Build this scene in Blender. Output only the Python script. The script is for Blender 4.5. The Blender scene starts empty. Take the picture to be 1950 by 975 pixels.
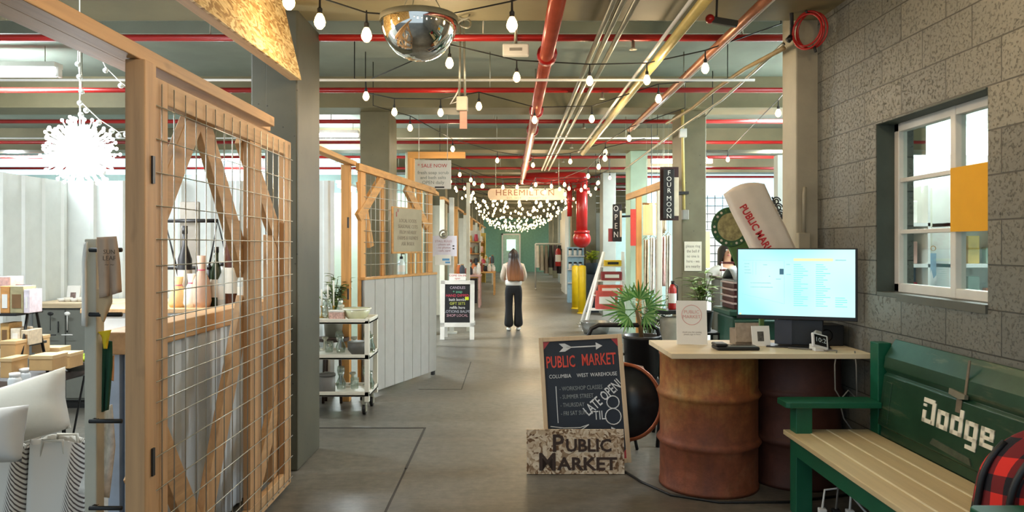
import bpy, bmesh, math, random
from mathutils import Vector, Matrix
RND = random.Random(7)
H, F, CX, CY = 1.485, 1400.0, 972.0, 468.0
SC = bpy.context.scene
# ---------------------------------------------------------------- camera
cam = bpy.data.cameras.new('camera'); camo = bpy.data.objects.new('camera', cam)
SC.collection.objects.link(camo); SC.camera = camo
camo.location = (0, 0, H); camo.rotation_euler = (math.pi/2, 0, 0)
cam.sensor_width = 36.0; cam.lens = F/1950*36; cam.clip_end = 200; cam.clip_start = .05
cam.shift_x = (975-CX)/1950; cam.shift_y = (CY-487.5)/1950
# ---------------------------------------------------------------- world, exposure
W = bpy.data.worlds.new('World'); SC.world = W; W.use_nodes = True
W.node_tree.nodes['Background'].inputs[0].default_value = (.72, .87, 1.0, 1)
W.node_tree.nodes['Background'].inputs[1].default_value = .75
SC.view_settings.view_transform = 'Standard'; SC.view_settings.look = 'None'
SC.view_settings.exposure = 0.40; SC.view_settings.gamma = 1.0; SC.view_settings.use_curve_mapping = False
BULB_E, BULB_W, TUBE_E, TUBE_W, SCREEN_E = 7.0, 9.0, 8.0, 120.0, 0.85

# ---------------------------------------------------------------- colour and materials
def lin(c):
    if isinstance(c, str):
        c = tuple(int(c[i:i+2], 16)/255 for i in (0, 2, 4))
    return tuple((x/12.92 if x <= .04045 else ((x+.055)/1.055)**2.4) for x in c) + (1,)
MATS = {}
def _new(name):
    m = bpy.data.materials.new(name); m.use_nodes = True
    nt = m.node_tree; b = nt.nodes['Principled BSDF']
    return m, nt, b
def _coord(nt, scale=(1, 1, 1), rot=(0, 0, 0), gen='Object'):
    tc = nt.nodes.new('ShaderNodeTexCoord'); mp = nt.nodes.new('ShaderNodeMapping')
    mp.inputs['Scale'].default_value = scale; mp.inputs['Rotation'].default_value = rot
    nt.links.new(tc.outputs[gen], mp.inputs[0]); return mp.outputs[0]
def _noise(nt, vec, scale, detail=4, rough=.55):
    n = nt.nodes.new('ShaderNodeTexNoise'); n.inputs['Scale'].default_value = scale
    n.inputs['Detail'].default_value = detail; n.inputs['Roughness'].default_value = rough
    nt.links.new(vec, n.inputs['Vector']); return n.outputs['Fac']
def _ramp(nt, fac, stops):
    r = nt.nodes.new('ShaderNodeValToRGB'); e = r.color_ramp.elements
    while len(e) < len(stops): e.new(.5)
    for i, (p, c) in enumerate(stops): e[i].position = p; e[i].color = c
    nt.links.new(fac, r.inputs[0]); return r.outputs[0]
def _mix(nt, fac, a, b, mode='MIX'):
    m = nt.nodes.new('ShaderNodeMix'); m.data_type = 'RGBA'; m.blend_type = mode
    for sock, val in ((m.inputs[0], fac), (m.inputs[6], a), (m.inputs[7], b)):
        if hasattr(val, 'links') or hasattr(val, 'is_linked'): nt.links.new(val, sock)
        else: sock.default_value = val
    return m.outputs[2]
def _bump(nt, b, fac, strength, dist=.01):
    n = nt.nodes.new('ShaderNodeBump'); n.inputs['Strength'].default_value = strength; n.inputs['Distance'].default_value = dist
    nt.links.new(fac, n.inputs['Height']); nt.links.new(n.outputs[0], b.inputs['Normal'])
def _sc(c, k): return tuple(min(1, x*k) for x in c[:3]) + (1,)
def mat(name, col, rough=.6, metal=0, var=.12, scale=9, bump=0, emit=0, stretch=(1, 1, 1)):
    if name in MATS: return MATS[name]
    m, nt, b = _new(name); c = lin(col)
    v = _coord(nt, stretch); n = _noise(nt, v, scale)
    o = _ramp(nt, n, [(.3, _sc(c, 1-var)), (.7, _sc(c, 1+var))])
    nt.links.new(o, b.inputs['Base Color']); b.inputs['Roughness'].default_value = rough; b.inputs['Metallic'].default_value = metal
    if bump: _bump(nt, b, _noise(nt, v, scale*6), bump)
    if emit:
        nt.links.new(o, b.inputs['Emission Color']); b.inputs['Emission Strength'].default_value = emit
    MATS[name] = m; return m
def wood(name, col, axis='z', var=.28, rough=.62, knots=True):
    if name in MATS: return MATS[name]
    m, nt, b = _new(name); c = lin(col)
    s = {'x': (1.2, 22, 22), 'y': (22, 1.2, 22), 'z': (22, 22, 1.2)}[axis]
    v = _coord(nt, s); n = _noise(nt, v, 1.0, 6, .6)
    o = _ramp(nt, n, [(.28, _sc(c, 1-var)), (.5, c), (.75, _sc(c, 1+var*.7))])
    if knots:
        s2 = {'x': (2, 6, 6), 'y': (6, 2, 6), 'z': (6, 6, 2)}[axis]
        k = _noise(nt, _coord(nt, s2), 1.6, 2); kf = _ramp(nt, k, [(.66, (0, 0, 0, 1)), (.8, (1, 1, 1, 1))])
        o = _mix(nt, kf, o, _sc(c, .5))
    nt.links.new(o, b.inputs['Base Color']); b.inputs['Roughness'].default_value = rough
    _bump(nt, b, n, .15); MATS[name] = m; return m
def osb(name, axis=(1, 4, 4), a='C9A468', b2='9A7238', c2='E6CC95'):
    if name in MATS: return MATS[name]
    m, nt, b = _new(name)
    v = _coord(nt, axis); n0 = nt.nodes.new('ShaderNodeTexNoise'); n0.inputs['Scale'].default_value = 2
    nt.links.new(v, n0.inputs['Vector'])
    vo = nt.nodes.new('ShaderNodeTexVoronoi'); vo.inputs['Scale'].default_value = 9; vo.inputs['Randomness'].default_value = 1
    ad = nt.nodes.new('ShaderNodeVectorMath'); ad.operation = 'ADD'
    nt.links.new(v, ad.inputs[0]); nt.links.new(n0.outputs['Color'], ad.inputs[1]); nt.links.new(ad.outputs[0], vo.inputs['Vector'])
    sep = nt.nodes.new('ShaderNodeSeparateColor'); nt.links.new(vo.outputs['Color'], sep.inputs[0])
    o = _ramp(nt, sep.outputs[0], [(.1, lin(b2)), (.4, lin(a)), (.9, lin(c2))])
    nt.links.new(o, b.inputs['Base Color']); b.inputs['Roughness'].default_value = .7
    _bump(nt, b, sep.outputs[0], .25); MATS[name] = m; return m
def emis(name, col, e):
    if name in MATS: return MATS[name]
    m, nt, b = _new(name); c = lin(col)
    b.inputs['Base Color'].default_value = c; b.inputs['Emission Color'].default_value = c; b.inputs['Emission Strength'].default_value = e
    MATS[name] = m; return m
def glass(name, tint='F4FAF8', gl=.0):
    if name in MATS: return MATS[name]
    m, nt, b = _new(name); out = nt.nodes['Material Output']; nt.nodes.remove(b)
    t = nt.nodes.new('ShaderNodeBsdfTransparent'); t.inputs[0].default_value = lin(tint)
    g = nt.nodes.new('ShaderNodeBsdfGlossy'); g.inputs['Roughness'].default_value = .03
    fr = nt.nodes.new('ShaderNodeLayerWeight'); pw = nt.nodes.new('ShaderNodeMath'); pw.operation = 'POWER'; pw.inputs[1].default_value = 4; nt.links.new(fr.outputs['Facing'], pw.inputs[0])
    ma = nt.nodes.new('ShaderNodeMath'); ma.operation = 'MULTIPLY_ADD'; ma.inputs[1].default_value = .5; ma.inputs[2].default_value = .03+gl; nt.links.new(pw.outputs[0], ma.inputs[0])
    mx = nt.nodes.new('ShaderNodeMixShader'); nt.links.new(ma.outputs[0], mx.inputs[0]); nt.links.new(t.outputs[0], mx.inputs[1]); nt.links.new(g.outputs[0], mx.inputs[2])
    nt.links.new(mx.outputs[0], out.inputs[0]); MATS[name] = m; return m

# ---------------------------------------------------------------- geometry helpers
def at(px, py, Y): return Vector(((px-CX)/F*Y, Y, H-(py-CY)/F*Y))
def on(px, py, A, B):                       # photo pixel -> point on the vertical plane through A and B (x, y)
    dx = (px-CX)/F; ax, ay = A; ux, uy = B[0]-ax, B[1]-ay
    Y = (ax*uy-ay*ux)/(dx*uy-ux); return at(px, py, Y)
def frame(o, u, w):                          # local x = u, local y = w (up), local z = normal
    u = Vector(u).normalized(); w = Vector(w).normalized(); n = u.cross(w).normalized(); w = n.cross(u)
    m = Matrix((u, w, n)).transposed().to_4x4(); m.translation = Vector(o); return m
COL = SC.collection
WL = {}
def tag(o, label, cat, group=None, kind=None):
    if label: o['label'] = label
    if cat: o['category'] = cat
    if group: o['group'] = group
    if kind: o['kind'] = kind
    return o
def thing(name, label, cat, loc=(0, 0, 0), group=None, rz=0):
    o = bpy.data.objects.new(name, None); COL.objects.link(o); o.location = loc; o.rotation_euler = (0, 0, rz)
    o.empty_display_size = .1
    WL[o.name] = Vector(loc) if not rz else None
    return tag(o, label, cat, group)
def local(o): WL[o.name] = None; return o
def dup(root, loc, rz=0, label=None, group=None):
    r = root.copy(); COL.objects.link(r); r.location = loc; r.rotation_euler = (0, 0, rz); WL[r.name] = None
    if label: r['label'] = label
    if group: r['group'] = group
    for ch in list(root.children):
        c = ch.copy(); COL.objects.link(c); c.parent = r
        for g in list(ch.children):
            d = g.copy(); COL.objects.link(d); d.parent = c
    return r
class MB:
    def __init__(s, M=None): s.bm = bmesh.new(); s.M = M if M is not None else Matrix()
    def v(s, p): return s.bm.verts.new(s.M @ Vector(p))
    def face(s, vs):
        try: return s.bm.faces.new(vs)
        except ValueError: return None
    def box(s, lo, hi):
        x0, y0, z0 = lo; x1, y1, z1 = hi
        v = [s.v(p) for p in ((x0, y0, z0), (x1, y0, z0), (x1, y1, z0), (x0, y1, z0), (x0, y0, z1), (x1, y0, z1), (x1, y1, z1), (x0, y1, z1))]
        for f in ((3, 2, 1, 0), (4, 5, 6, 7), (0, 1, 5, 4), (1, 2, 6, 5), (2, 3, 7, 6), (3, 0, 4, 7)): s.face([v[i] for i in f])
        return s
    def cb(s, c, sz): return s.box([c[i]-sz[i]/2 for i in range(3)], [c[i]+sz[i]/2 for i in range(3)])
    def bar(s, a, b, w, h, up=(0, 0, 1)):
        a, b = Vector(a), Vector(b); d = (b-a).normalized(); up = Vector(up)
        if abs(d.dot(up)) > .98: up = Vector((0, 1, 0))
        x = d.cross(up).normalized(); y = x.cross(d)
        q = [(-w/2, -h/2), (w/2, -h/2), (w/2, h/2), (-w/2, h/2)]
        A = [s.v(a+x*i+y*j) for i, j in q]; B = [s.v(b+x*i+y*j) for i, j in q]
        s.face(A); s.face(B[::-1])
        for i in range(4): s.face([A[i], B[i], B[(i+1) % 4], A[(i+1) % 4]][::-1])
        return s
    def tube(s, pts, r, n=8, closed=False):
        pts = [Vector(p) for p in pts]; rs = r if isinstance(r, (list, tuple)) else [r]*len(pts)
        rings = []; px = None; N = len(pts)
        for i, p in enumerate(pts):
            if closed: d = pts[(i+1) % N]-pts[i-1]
            else: d = pts[min(i+1, N-1)]-pts[max(i-1, 0)]
            d.normalize()
            if px is None: px = d.orthogonal().normalized()
            x = (px-d*px.dot(d))
            x = x.normalized() if x.length > 1e-6 else d.orthogonal().normalized()
            y = d.cross(x); px = x
            rings.append([s.v(p+(x*math.cos(2*math.pi*k/n)+y*math.sin(2*math.pi*k/n))*rs[i]) for k in range(n)])
        for i in range(N if closed else N-1):
            a, b = rings[i], rings[(i+1) % N]
            for k in range(n): s.face([a[k], a[(k+1) % n], b[(k+1) % n], b[k]])
        if not closed: s.face(rings[0][::-1]); s.face(rings[-1])
        return s
    def lathe(s, prof, c=(0, 0, 0), n=20, cap=True):
        c = Vector(c); rings = []
        for r, z in prof:
            rings.append([s.v(c+Vector((r*math.cos(2*math.pi*k/n), r*math.sin(2*math.pi*k/n), z))) for k in range(n)] if r > 1e-5 else [s.v(c+Vector((0, 0, z)))])
        for a, b in zip(rings, rings[1:]):
            for k in range(n):
                k2 = (k+1) % n
                if len(a) == 1 and len(b) == 1: continue
                if len(a) == 1: s.face([a[0], b[k2], b[k]])
                elif len(b) == 1: s.face([a[k], a[k2], b[0]])
                else: s.face([a[k], a[k2], b[k2], b[k]])
        if cap:
            if len(rings[0]) > 1: s.face(rings[0][::-1])
            if len(rings[-1]) > 1: s.face(rings[-1])
        return s
    def ball(s, c, r, n=12, m=8, sc=(1, 1, 1)):
        prof = []; c = Vector(c); o = s.M
        s.M = o @ Matrix.Translation(c) @ Matrix.Diagonal((sc[0], sc[1], sc[2], 1))
        s.lathe([(r*math.sin(math.pi*i/m), -r*math.cos(math.pi*i/m)) for i in range(m+1)], n=n, cap=False); s.M = o
        return s
    def prism(s, poly, z0, z1):
        a = [s.v((x, y, z0)) for x, y in poly]; b = [s.v((x, y, z1)) for x, y in poly]; n = len(poly)
        s.face(a[::-1]); s.face(b)
        for i in range(n): s.face([a[i], a[(i+1) % n], b[(i+1) % n], b[i]])
        return s
    def grid(s, nx, ny, fn):
        g = [[s.v(fn(i/nx, j/ny)) for i in range(nx+1)] for j in range(ny+1)]
        for j in range(ny):
            for i in range(nx): s.face([g[j][i], g[j][i+1], g[j+1][i+1], g[j+1][i]])
        return s
    def build(s, name, m, parent=None, smooth=False, bevel=0, solid=0, sub=0):
        bmesh.ops.recalc_face_normals(s.bm, faces=s.bm.faces)
        off = None
        if parent is not None:
            r = parent
            while r.parent: r = r.parent
            off = WL.get(r.name)
        if off is not None: bmesh.ops.translate(s.bm, verts=s.bm.verts, vec=-off)
        me = bpy.data.meshes.new(name); s.bm.to_mesh(me); s.bm.free()
        if smooth:
            for p in me.polygons: p.use_smooth = True
        o = bpy.data.objects.new(name, me); COL.objects.link(o)
        if m: me.materials.append(m)
        if parent is not None: o.parent = parent
        if solid:
            d = o.modifiers.new('thick', 'SOLIDIFY'); d.thickness = solid; d.offset = 0
        if bevel:
            d = o.modifiers.new('edge', 'BEVEL'); d.width = bevel; d.segments = 2; d.limit_method = 'ANGLE'
        if sub:
            d = o.modifiers.new('soft', 'SUBSURF'); d.levels = sub; d.render_levels = sub
        if smooth and bevel:
            d = o.modifiers.new('wn', 'WEIGHTED_NORMAL')
        return o
def struct(name, mb, m, **k):
    o = mb.build(name, m, **k); o['kind'] = 'structure'; return o
def spart(name, mb, m, parent, **k): return mb.build(name, m, parent, **k)
def text(name, body, M, size, m, parent, ext=.002, align='CENTER', sx=1.0, spacing=1.0, line=1.0, off=0):
    cu = bpy.data.curves.new(name, 'FONT'); cu.body = body; cu.size = size; cu.extrude = ext; cu.align_x = align; cu.align_y = 'CENTER'
    cu.space_character = spacing; cu.space_line = line; cu.resolution_u = 2; cu.offset = off
    t = bpy.data.objects.new(name, cu); COL.objects.link(t)
    dg = bpy.context.evaluated_depsgraph_get(); me = bpy.data.meshes.new_from_object(t.evaluated_get(dg))
    bpy.data.objects.remove(t); bpy.data.curves.remove(cu)
    r = parent
    while r.parent: r = r.parent
    off = WL.get(r.name)
    me.transform(Matrix.Diagonal((sx, 1, 1, 1))); me.transform(M)
    if off is not None: me.transform(Matrix.Translation(-off))
    me.materials.clear(); me.materials.append(m); me.name = name
    o = bpy.data.objects.new(name, me); COL.objects.link(o); o.parent = parent; return o
def lamp(name, typ, loc, watt, col, parent=None, size=.1, sy=None, rot=(0, 0, 0)):
    l = bpy.data.lights.new(name, typ); l.energy = watt; l.color = col
    if typ == 'AREA':
        l.size = size
        if sy: l.shape = 'RECTANGLE'; l.size_y = sy
    else: l.shadow_soft_size = size
    o = bpy.data.objects.new(name, l); COL.objects.link(o); o.rotation_euler = rot; loc = Vector(loc)
    if parent is not None:
        r = parent; o.parent = parent
        while r.parent: r = r.parent
        loc = loc-(WL.get(r.name) or Vector())
    o.location = loc; return o
def skin(name, pts, edges, m, parent, sub=1):
    off = WL.get(parent.name) or Vector()
    me = bpy.data.meshes.new(name); me.from_pydata([tuple(Vector(p[:3])-off) for p in pts], edges, [])
    o = bpy.data.objects.new(name, me); COL.objects.link(o); o.parent = parent
    md = o.modifiers.new('Skin', 'SKIN'); md.use_smooth_shade = True
    for i, p in enumerate(pts):
        sv = me.skin_vertices[0].data[i]; sv.radius = (p[3], p[4] if len(p) > 4 else p[3]); sv.use_root = (i == 0)
    s2 = o.modifiers.new('sub', 'SUBSURF'); s2.levels = sub; s2.render_levels = sub
    me.materials.append(m); return o
ORD = ['first', 'second', 'third', 'fourth', 'fifth', 'sixth', 'seventh', 'eighth', 'ninth', 'tenth', 'eleventh', 'twelfth', 'thirteenth', 'fourteenth', 'fifteenth', 'sixteenth', 'seventeenth', 'eighteenth', 'nineteenth', 'twentieth', 'twenty-first', 'twenty-second', 'twenty-third', 'twenty-fourth', 'twenty-fifth']
# ================================================================ structure
M_conc, nt, b = _new('concrete floor')
v = _coord(nt); big = _noise(nt, v, .55, 6, .6); fine = _noise(nt, v, 14, 5, .7)
o = _ramp(nt, big, [(.3, lin('62615D')), (.52, lin('7B7973')), (.72, lin('959289'))])
scr = _noise(nt, _coord(nt, (1.2, 9, 1), (0, 0, .35)), 5, 8, .8)
o = _mix(nt, .55, o, _ramp(nt, fine, [(.3, lin('55534E')), (.7, lin('B8B4AB'))]), 'OVERLAY'); o = _mix(nt, .35, o, _ramp(nt, scr, [(.35, lin('4E4C48')), (.65, lin('B8B4AC'))]), 'OVERLAY')
streak = _noise(nt, _coord(nt, (.25, 2.2, 1)), 1.0, 5, .65)
o = _mix(nt, _ramp(nt, streak, [(.55, (0, 0, 0, 1)), (.75, (.5, .5, .5, 1))]), o, lin('7E7264'))
nt.links.new(o, b.inputs['Base Color'])
nt.links.new(_ramp(nt, big, [(.3, (.32, .32, .32, 1)), (.7, (.55, .55, .55, 1))]), b.inputs['Roughness']); _bump(nt, b, fine, .08)
M_dark, nt, b = _new('dark concrete apron')
v = _coord(nt); big = _noise(nt, v, .9, 6, .6); fine = _noise(nt, v, 16, 5, .7)
o = _ramp(nt, big, [(.3, lin('4B4A47')), (.7, lin('67655F'))]); o = _mix(nt, .3, o, _ramp(nt, fine, [(.3, lin('3A3937')), (.7, lin('8A867F'))]), 'OVERLAY')
nt.links.new(o, b.inputs['Base Color']); b.inputs['Roughness'].default_value = .5; _bump(nt, b, fine, .12)
struct('floor', MB().box((-14, 4.9, -.1), (12, 46, 0)), M_conc)
fl = MB(); fl.box((-14, -4, -.1), (-.705, 4.9, 0)); fl.box((-.69, -4, -.1), (12, 4.9, 0))
struct('trim_4', MB().box((-.705, -4, -.1), (-.69, 4.9, -.004)), mat('joint filler', '2E2D2B'))
struct('floor_apron', fl, M_conc)
struct('trim_1', MB().box((-1.6, 5.98, 0), (-.70, 6.0, .003)).box((-.705, 4.9, 0), (-.688, 6.0, .003)), mat('joint filler', '2E2D2B'))
struct('trim_2', MB().box((-.95, 7.6, 0), (-.5, 7.612, .002)).box((-.51, 7.6, 0), (-.5, 9.4, .002)), MATS['joint filler'])
M_ceil = mat('sage ceiling paint', '8D9589', .7, var=.16, scale=1.3, bump=.05)
M_beam = mat('olive beam paint', '7F7658', .6, var=.16, scale=2.2, bump=.05)
ZC = H+1.9
struct('ceiling', MB().box((-14, .6, ZC), (12, 46, ZC+.15)), M_ceil)
ZB = H+1.55
for k in range(11):
    y = 4.62+3.63*k
    struct('beam', MB().box((-14, y, ZB), (12, y+.45, ZC+.01)), M_beam, bevel=.008)
# joists between beams
for k in range(5):
    y = 2.6+3.63*k
    struct('joist', MB().box((-14, y, ZC-.1), (12, y+.09, ZC+.01)), M_ceil)
# columns
M_col, nt, b = _new('olive column paint')
v = _coord(nt); n = _noise(nt, v, 1.6, 5); sp = nt.nodes.new('ShaderNodeTexVoronoi'); sp.inputs['Scale'].default_value = 14
nt.links.new(v, sp.inputs['Vector'])
o = _ramp(nt, n, [(.3, lin('625D45')), (.7, lin('7F785C'))])
o = _mix(nt, _ramp(nt, sp.outputs['Distance'], [(.05, (1, 1, 1, 1)), (.09, (0, 0, 0, 1))]), o, lin('3A3628'))
nt.links.new(o, b.inputs['Base Color']); b.inputs['Roughness'].default_value = .55; _bump(nt, b, n, .3)
def colmat(name, c0, c1, c2):
    m, nt, b = _new(name)
    v = _coord(nt); n = _noise(nt, v, 1.6, 5); sp = nt.nodes.new('ShaderNodeTexVoronoi'); sp.inputs['Scale'].default_value = 14
    nt.links.new(v, sp.inputs['Vector'])
    o = _ramp(nt, n, [(.3, lin(c0)), (.7, lin(c1))])
    o = _mix(nt, _ramp(nt, sp.outputs['Distance'], [(.05, (1, 1, 1, 1)), (.09, (0, 0, 0, 1))]), o, lin(c2))
    nt.links.new(o, b.inputs['Base Color']); b.inputs['Roughness'].default_value = .5; _bump(nt, b, n, .3); return m
M_col1 = colmat('dark olive column paint', '3F3E30', '555240', '221F16')  # darker copy of the olive tones, for the nearest column only
for k in range(10):
    y = 4.84+3.66*k
    mb = MB().box((-1.62 if k == 0 else -1.74, y, 0), (-1.40, y+.56, ZB+.01))
    if k == 0: mb.box((-1.71, y+.0, 2.27), (-1.60, y+.54, ZB+.01))
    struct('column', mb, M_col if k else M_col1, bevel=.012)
M_mint = mat('mint column paint', 'A9C4AE', .6, var=.1, scale=3)
M_greycol = mat('grey column paint', '8F958C', .6, var=.1, scale=3)
for k in range(1, 10):
    y = 5.06+3.6*k-.25
    struct('column', MB().box((1.96, y, 0), (2.24, y+.5, ZB+.01)), [M_col, M_mint, M_greycol, M_col][(k-1) % 4], bevel=.012)
struct('column', MB().box((1.962, 5.05, 0), (2.4, 5.31, ZC)), mat('beige pilaster paint', 'A79F8A', .6, var=.15, scale=3, bump=.2), bevel=.01)
# --- block wall with the window opening
def wx(y): return 2.11-.015*(y-5.05)
M_blk, nt, b = _new('painted block')
mp = _coord(nt, (1, 1, 1)); sep = nt.nodes.new('ShaderNodeSeparateXYZ'); nt.links.new(mp, sep.inputs[0])
cmb = nt.nodes.new('ShaderNodeCombineXYZ'); nt.links.new(sep.outputs[1], cmb.inputs[0]); nt.links.new(sep.outputs[2], cmb.inputs[1])
br = nt.nodes.new('ShaderNodeTexBrick'); nt.links.new(cmb.outputs[0], br.inputs['Vector'])
br.inputs['Scale'].default_value = 1; br.inputs['Brick Width'].default_value = .4; br.inputs['Row Height'].default_value = .2
br.inputs['Mortar Size'].default_value = .0035; br.inputs['Mortar Smooth'].default_value = .3; br.inputs['Bias'].default_value = 0
br.inputs['Color1'].default_value = lin('6B6A62'); br.inputs['Color2'].default_value = lin('7D7A6E'); br.inputs['Mortar'].default_value = lin('3F3D36')
pit = _noise(nt, mp, 60, 6, .75); pits = _ramp(nt, pit, [(.34, (0, 0, 0, 1)), (.46, (1, 1, 1, 1))])
vo = nt.nodes.new('ShaderNodeTexVoronoi'); vo.inputs['Scale'].default_value = 17; nt.links.new(mp, vo.inputs['Vector'])
msk = _ramp(nt, _noise(nt, mp, 1.7, 2), [(.5, (0, 0, 0, 1)), (.6, (1, 1, 1, 1))])
hole = _mix(nt, 1.0, _ramp(nt, vo.outputs['Distance'], [(.10, (1, 1, 1, 1)), (.16, (0, 0, 0, 1))]), msk, 'MULTIPLY')
o = _mix(nt, .4, br.outputs['Color'], pits, 'MULTIPLY'); o = _mix(nt, hole, o, lin('3B3A33'))
nt.links.new(o, b.inputs['Base Color']); b.inputs['Roughness'].default_value = .5
hh = _mix(nt, br.outputs['Fac'], _mix(nt, .35, (1, 1, 1, 1), pits, 'MULTIPLY'), (0, 0, 0, 1)); _bump(nt, b, hh, .7, .012)
WY0, WY1, WZ0, WZ1 = 3.29, 4.27, 1.20, 2.19
def wallseg(y0, y1, z0, z1, mb):
    vs = [(wx(y0), y0), (wx(y1), y1), (wx(y1)+.22, y1), (wx(y0)+.22, y0)]
    mb.prism(vs, z0, z1)
wb = MB(); wallseg(-4, WY0, 0, ZC, wb); wallseg(WY1, 5.06, 0, ZC, wb); wallseg(WY0, WY1, 0, WZ0, wb); wallseg(WY0, WY1, WZ1, ZC, wb)
struct('wall_right', wb, M_blk)
M_wfr = mat('white window paint', 'D9D5CC', .45, var=.06)
wn = MB(Matrix.Translation((wx(3.78)+.10, 0, 0)))
ya, yb, za, zb = WY0, WY1, WZ0+.02, WZ1
wn.box((0, ya, za), (.05, yb, za+.05)); wn.box((0, ya, zb-.05), (.05, yb, zb)); wn.box((0, ya, za), (.05, ya+.05, zb)); wn.box((0, yb-.05, za), (.05, yb, zb))
ym = 3.70; wn.box((-.003, ym-.022, za), (.053, ym+.022, zb))
z1 = za+.345; z2 = za+.64
wn.box((.01, ya, z1-.012), (.045, yb, z1+.012)); wn.box((.01, ya, z2-.012), (.045, yb, z2+.012))
wo = struct('window_1', wn, M_wfr, bevel=.004)
pg = MB(Matrix.Translation((wx(3.78)+.125, 0, 0))).box((0, ya+.04, za+.04), (.004, yb-.04, zb-.04)).build('window_pane', glass('window glass'), wo)
M_sill = mat('dark sill paint', '5A594E', .6)
M_rev = mat('dark green reveal lining', '424B43', .6)
struct('trim_5', MB(Matrix.Translation((wx(3.78), 0, 0))).box((-.002, WY1-.003, WZ0+.02), (.10, WY1+.004, WZ1+.003)).box((-.002, WY0, WZ1-.003), (.10, WY1, WZ1+.004)), M_rev)  # thin dark green lining over the window's jamb and head
MB(Matrix.Translation((wx(3.78), 0, 0))).box((-.004, ya, WZ0-.02), (.15, yb, WZ0+.02)).build('window_sill', M_sill, wo)
yp = MB().box((wx(3.78)+.088, ya+.03, z1-.01), (wx(3.78)+.092, ym+.005, z2+.015))
tag(yp.build('paper_sheet', mat('amber paper', 'E8A90C', .7, var=.03)), 'plain amber yellow paper sheet taped on the window of the block wall', 'paper')
# room behind the window
M_room = mat('pale aqua room paint', 'BFD6D0', .7, var=.05)
struct('wall_side_room_back', MB().box((5.2, -1, 0), (5.3, 9.2, ZC)), M_room)
struct('wall_side_room_end', MB().box((2.4, 6.6, 0), (5.2, 6.7, 2.3)), mat('pale shop panel', 'D2DAD4', .7, var=.05))
# --- shop on the left: ribbed white walls
def ribbed(mb, A, B, z0, z1, period=.29, rib=.035, d=.022):
    A, B = Vector((A[0], A[1], 0)), Vector((B[0], B[1], 0)); L = (B-A).length; u = (B-A)/L; n = Vector((u.y, -u.x, 0))
    prof = []; t = 0.0
    while t < L:
        for dt, h in ((0, 0), (period-2*rib, 0), (period-1.5*rib, d), (period-.5*rib, d)):
            if t+dt <= L: prof.append((t+dt, h))
        t += period
    prof.append((L, 0))
    a = [mb.v(A+u*t+n*h+Vector((0, 0, z0))) for t, h in prof]; b_ = [mb.v(A+u*t+n*h+Vector((0, 0, z1))) for t, h in prof]
    for i in range(len(prof)-1): mb.face([a[i], a[i+1], b_[i+1], b_[i]])
    return mb
M_rib = mat('white ribbed metal', 'D4D9D6', .45, .1, var=.04)
struct('wall_shop_left', ribbed(MB(), (-4.4, 3.2), (-4.4, 7.3), 0, 2.12), M_rib, solid=.01)
struct('wall_shop_back', ribbed(MB(), (-4.4, 7.3), (-1.75, 7.3), 0, 2.13), M_rib, solid=.01)
tp = MB().bar((-2.62, 7.26, 2.13), (-2.62, 7.26, 2.14), .01, .01)
# far side walls
M_day = emis('daylit frosted glass', 'BFE4F2', 1.1)
M_far = mat('pale teal far wall', '9FB9B4', .8, var=.06)
struct('wall_far_left', MB().box((-14, 3, 0), (-13.9, 46, ZC)), M_far)
fb = MB().box((-14, 14.7, 0), (-1.9, 14.8, H+1.42)); fb.box((-14, 14.7, H+1.80), (-1.9, 14.8, ZC))
struct('wall_far_back', fb, M_far)
for i, x in enumerate((-13, -10.2, -7.4, -4.6)):
    w = MB().box((x-.8, 14.72, H+1.40), (x-.7, 14.78, H+1.82)).box((x+1.9, 14.72, H+1.40), (x+2.0, 14.78, H+1.82))
    wo_ = struct('window_%d' % (i+2), w, M_wfr); MB().box((x-.75, 14.745, H+1.40), (x+1.95, 14.755, H+1.82)).build('window_pane', M_day, wo_)
struct('wall_far_right', MB().box((11.9, 9, 0), (12, 46, ZC)), M_far)
fb = MB().box((2.3, 17.0, 0), (12, 17.1, H+.75)); fb.box((2.3, 17.0, H+1.72), (12, 17.1, ZC))
struct('wall_far_back_right', fb, M_far)
for i, x in enumerate((4.2, 7.0, 9.8)):
    wo_ = struct('window_%d' % (i+6), MB().box((x-.05, 17.02, H+.73), (x+.05, 17.08, H+1.74)), M_wfr); MB().box((x-1.4, 17.045, H+.73), (x+1.4, 17.055, H+1.74)).build('window_pane', M_day, wo_)
# end of the corridor
M_green = mat('green end wall', '6F9A83', .7, var=.08)
struct('wall_end', MB().box((-6, 42, 0), (6, 42.15, ZC)), M_green)
dr = MB().box((-.42, 41.93, 0), (.5, 41.99, 2.1)); do = struct('door_1', dr, mat('pale green door', 'A8C9B6', .6), bevel=.01)
MB().box((-.5, 41.92, 0), (-.42, 42, 2.18)).box((.5, 41.92, 0), (.58, 42, 2.18)).box((-.5, 41.92, 2.1), (.58, 42, 2.18)).build('door_frame', M_wfr, do)
MB().box((-.22, 41.915, 1.2), (.3, 41.93, 1.85)).build('door_window', emis('daylit door glass', 'BFE6D2', .9), do)
MB().tube([(.4, 41.9, 1.0), (.4, 41.86, 1.0), (.3, 41.86, 1.0)], .012).build('door_handle', mat('brushed steel', '9A9C9E', .3, .9, var=.05), do)
M_stl = MATS['brushed steel']
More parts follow.
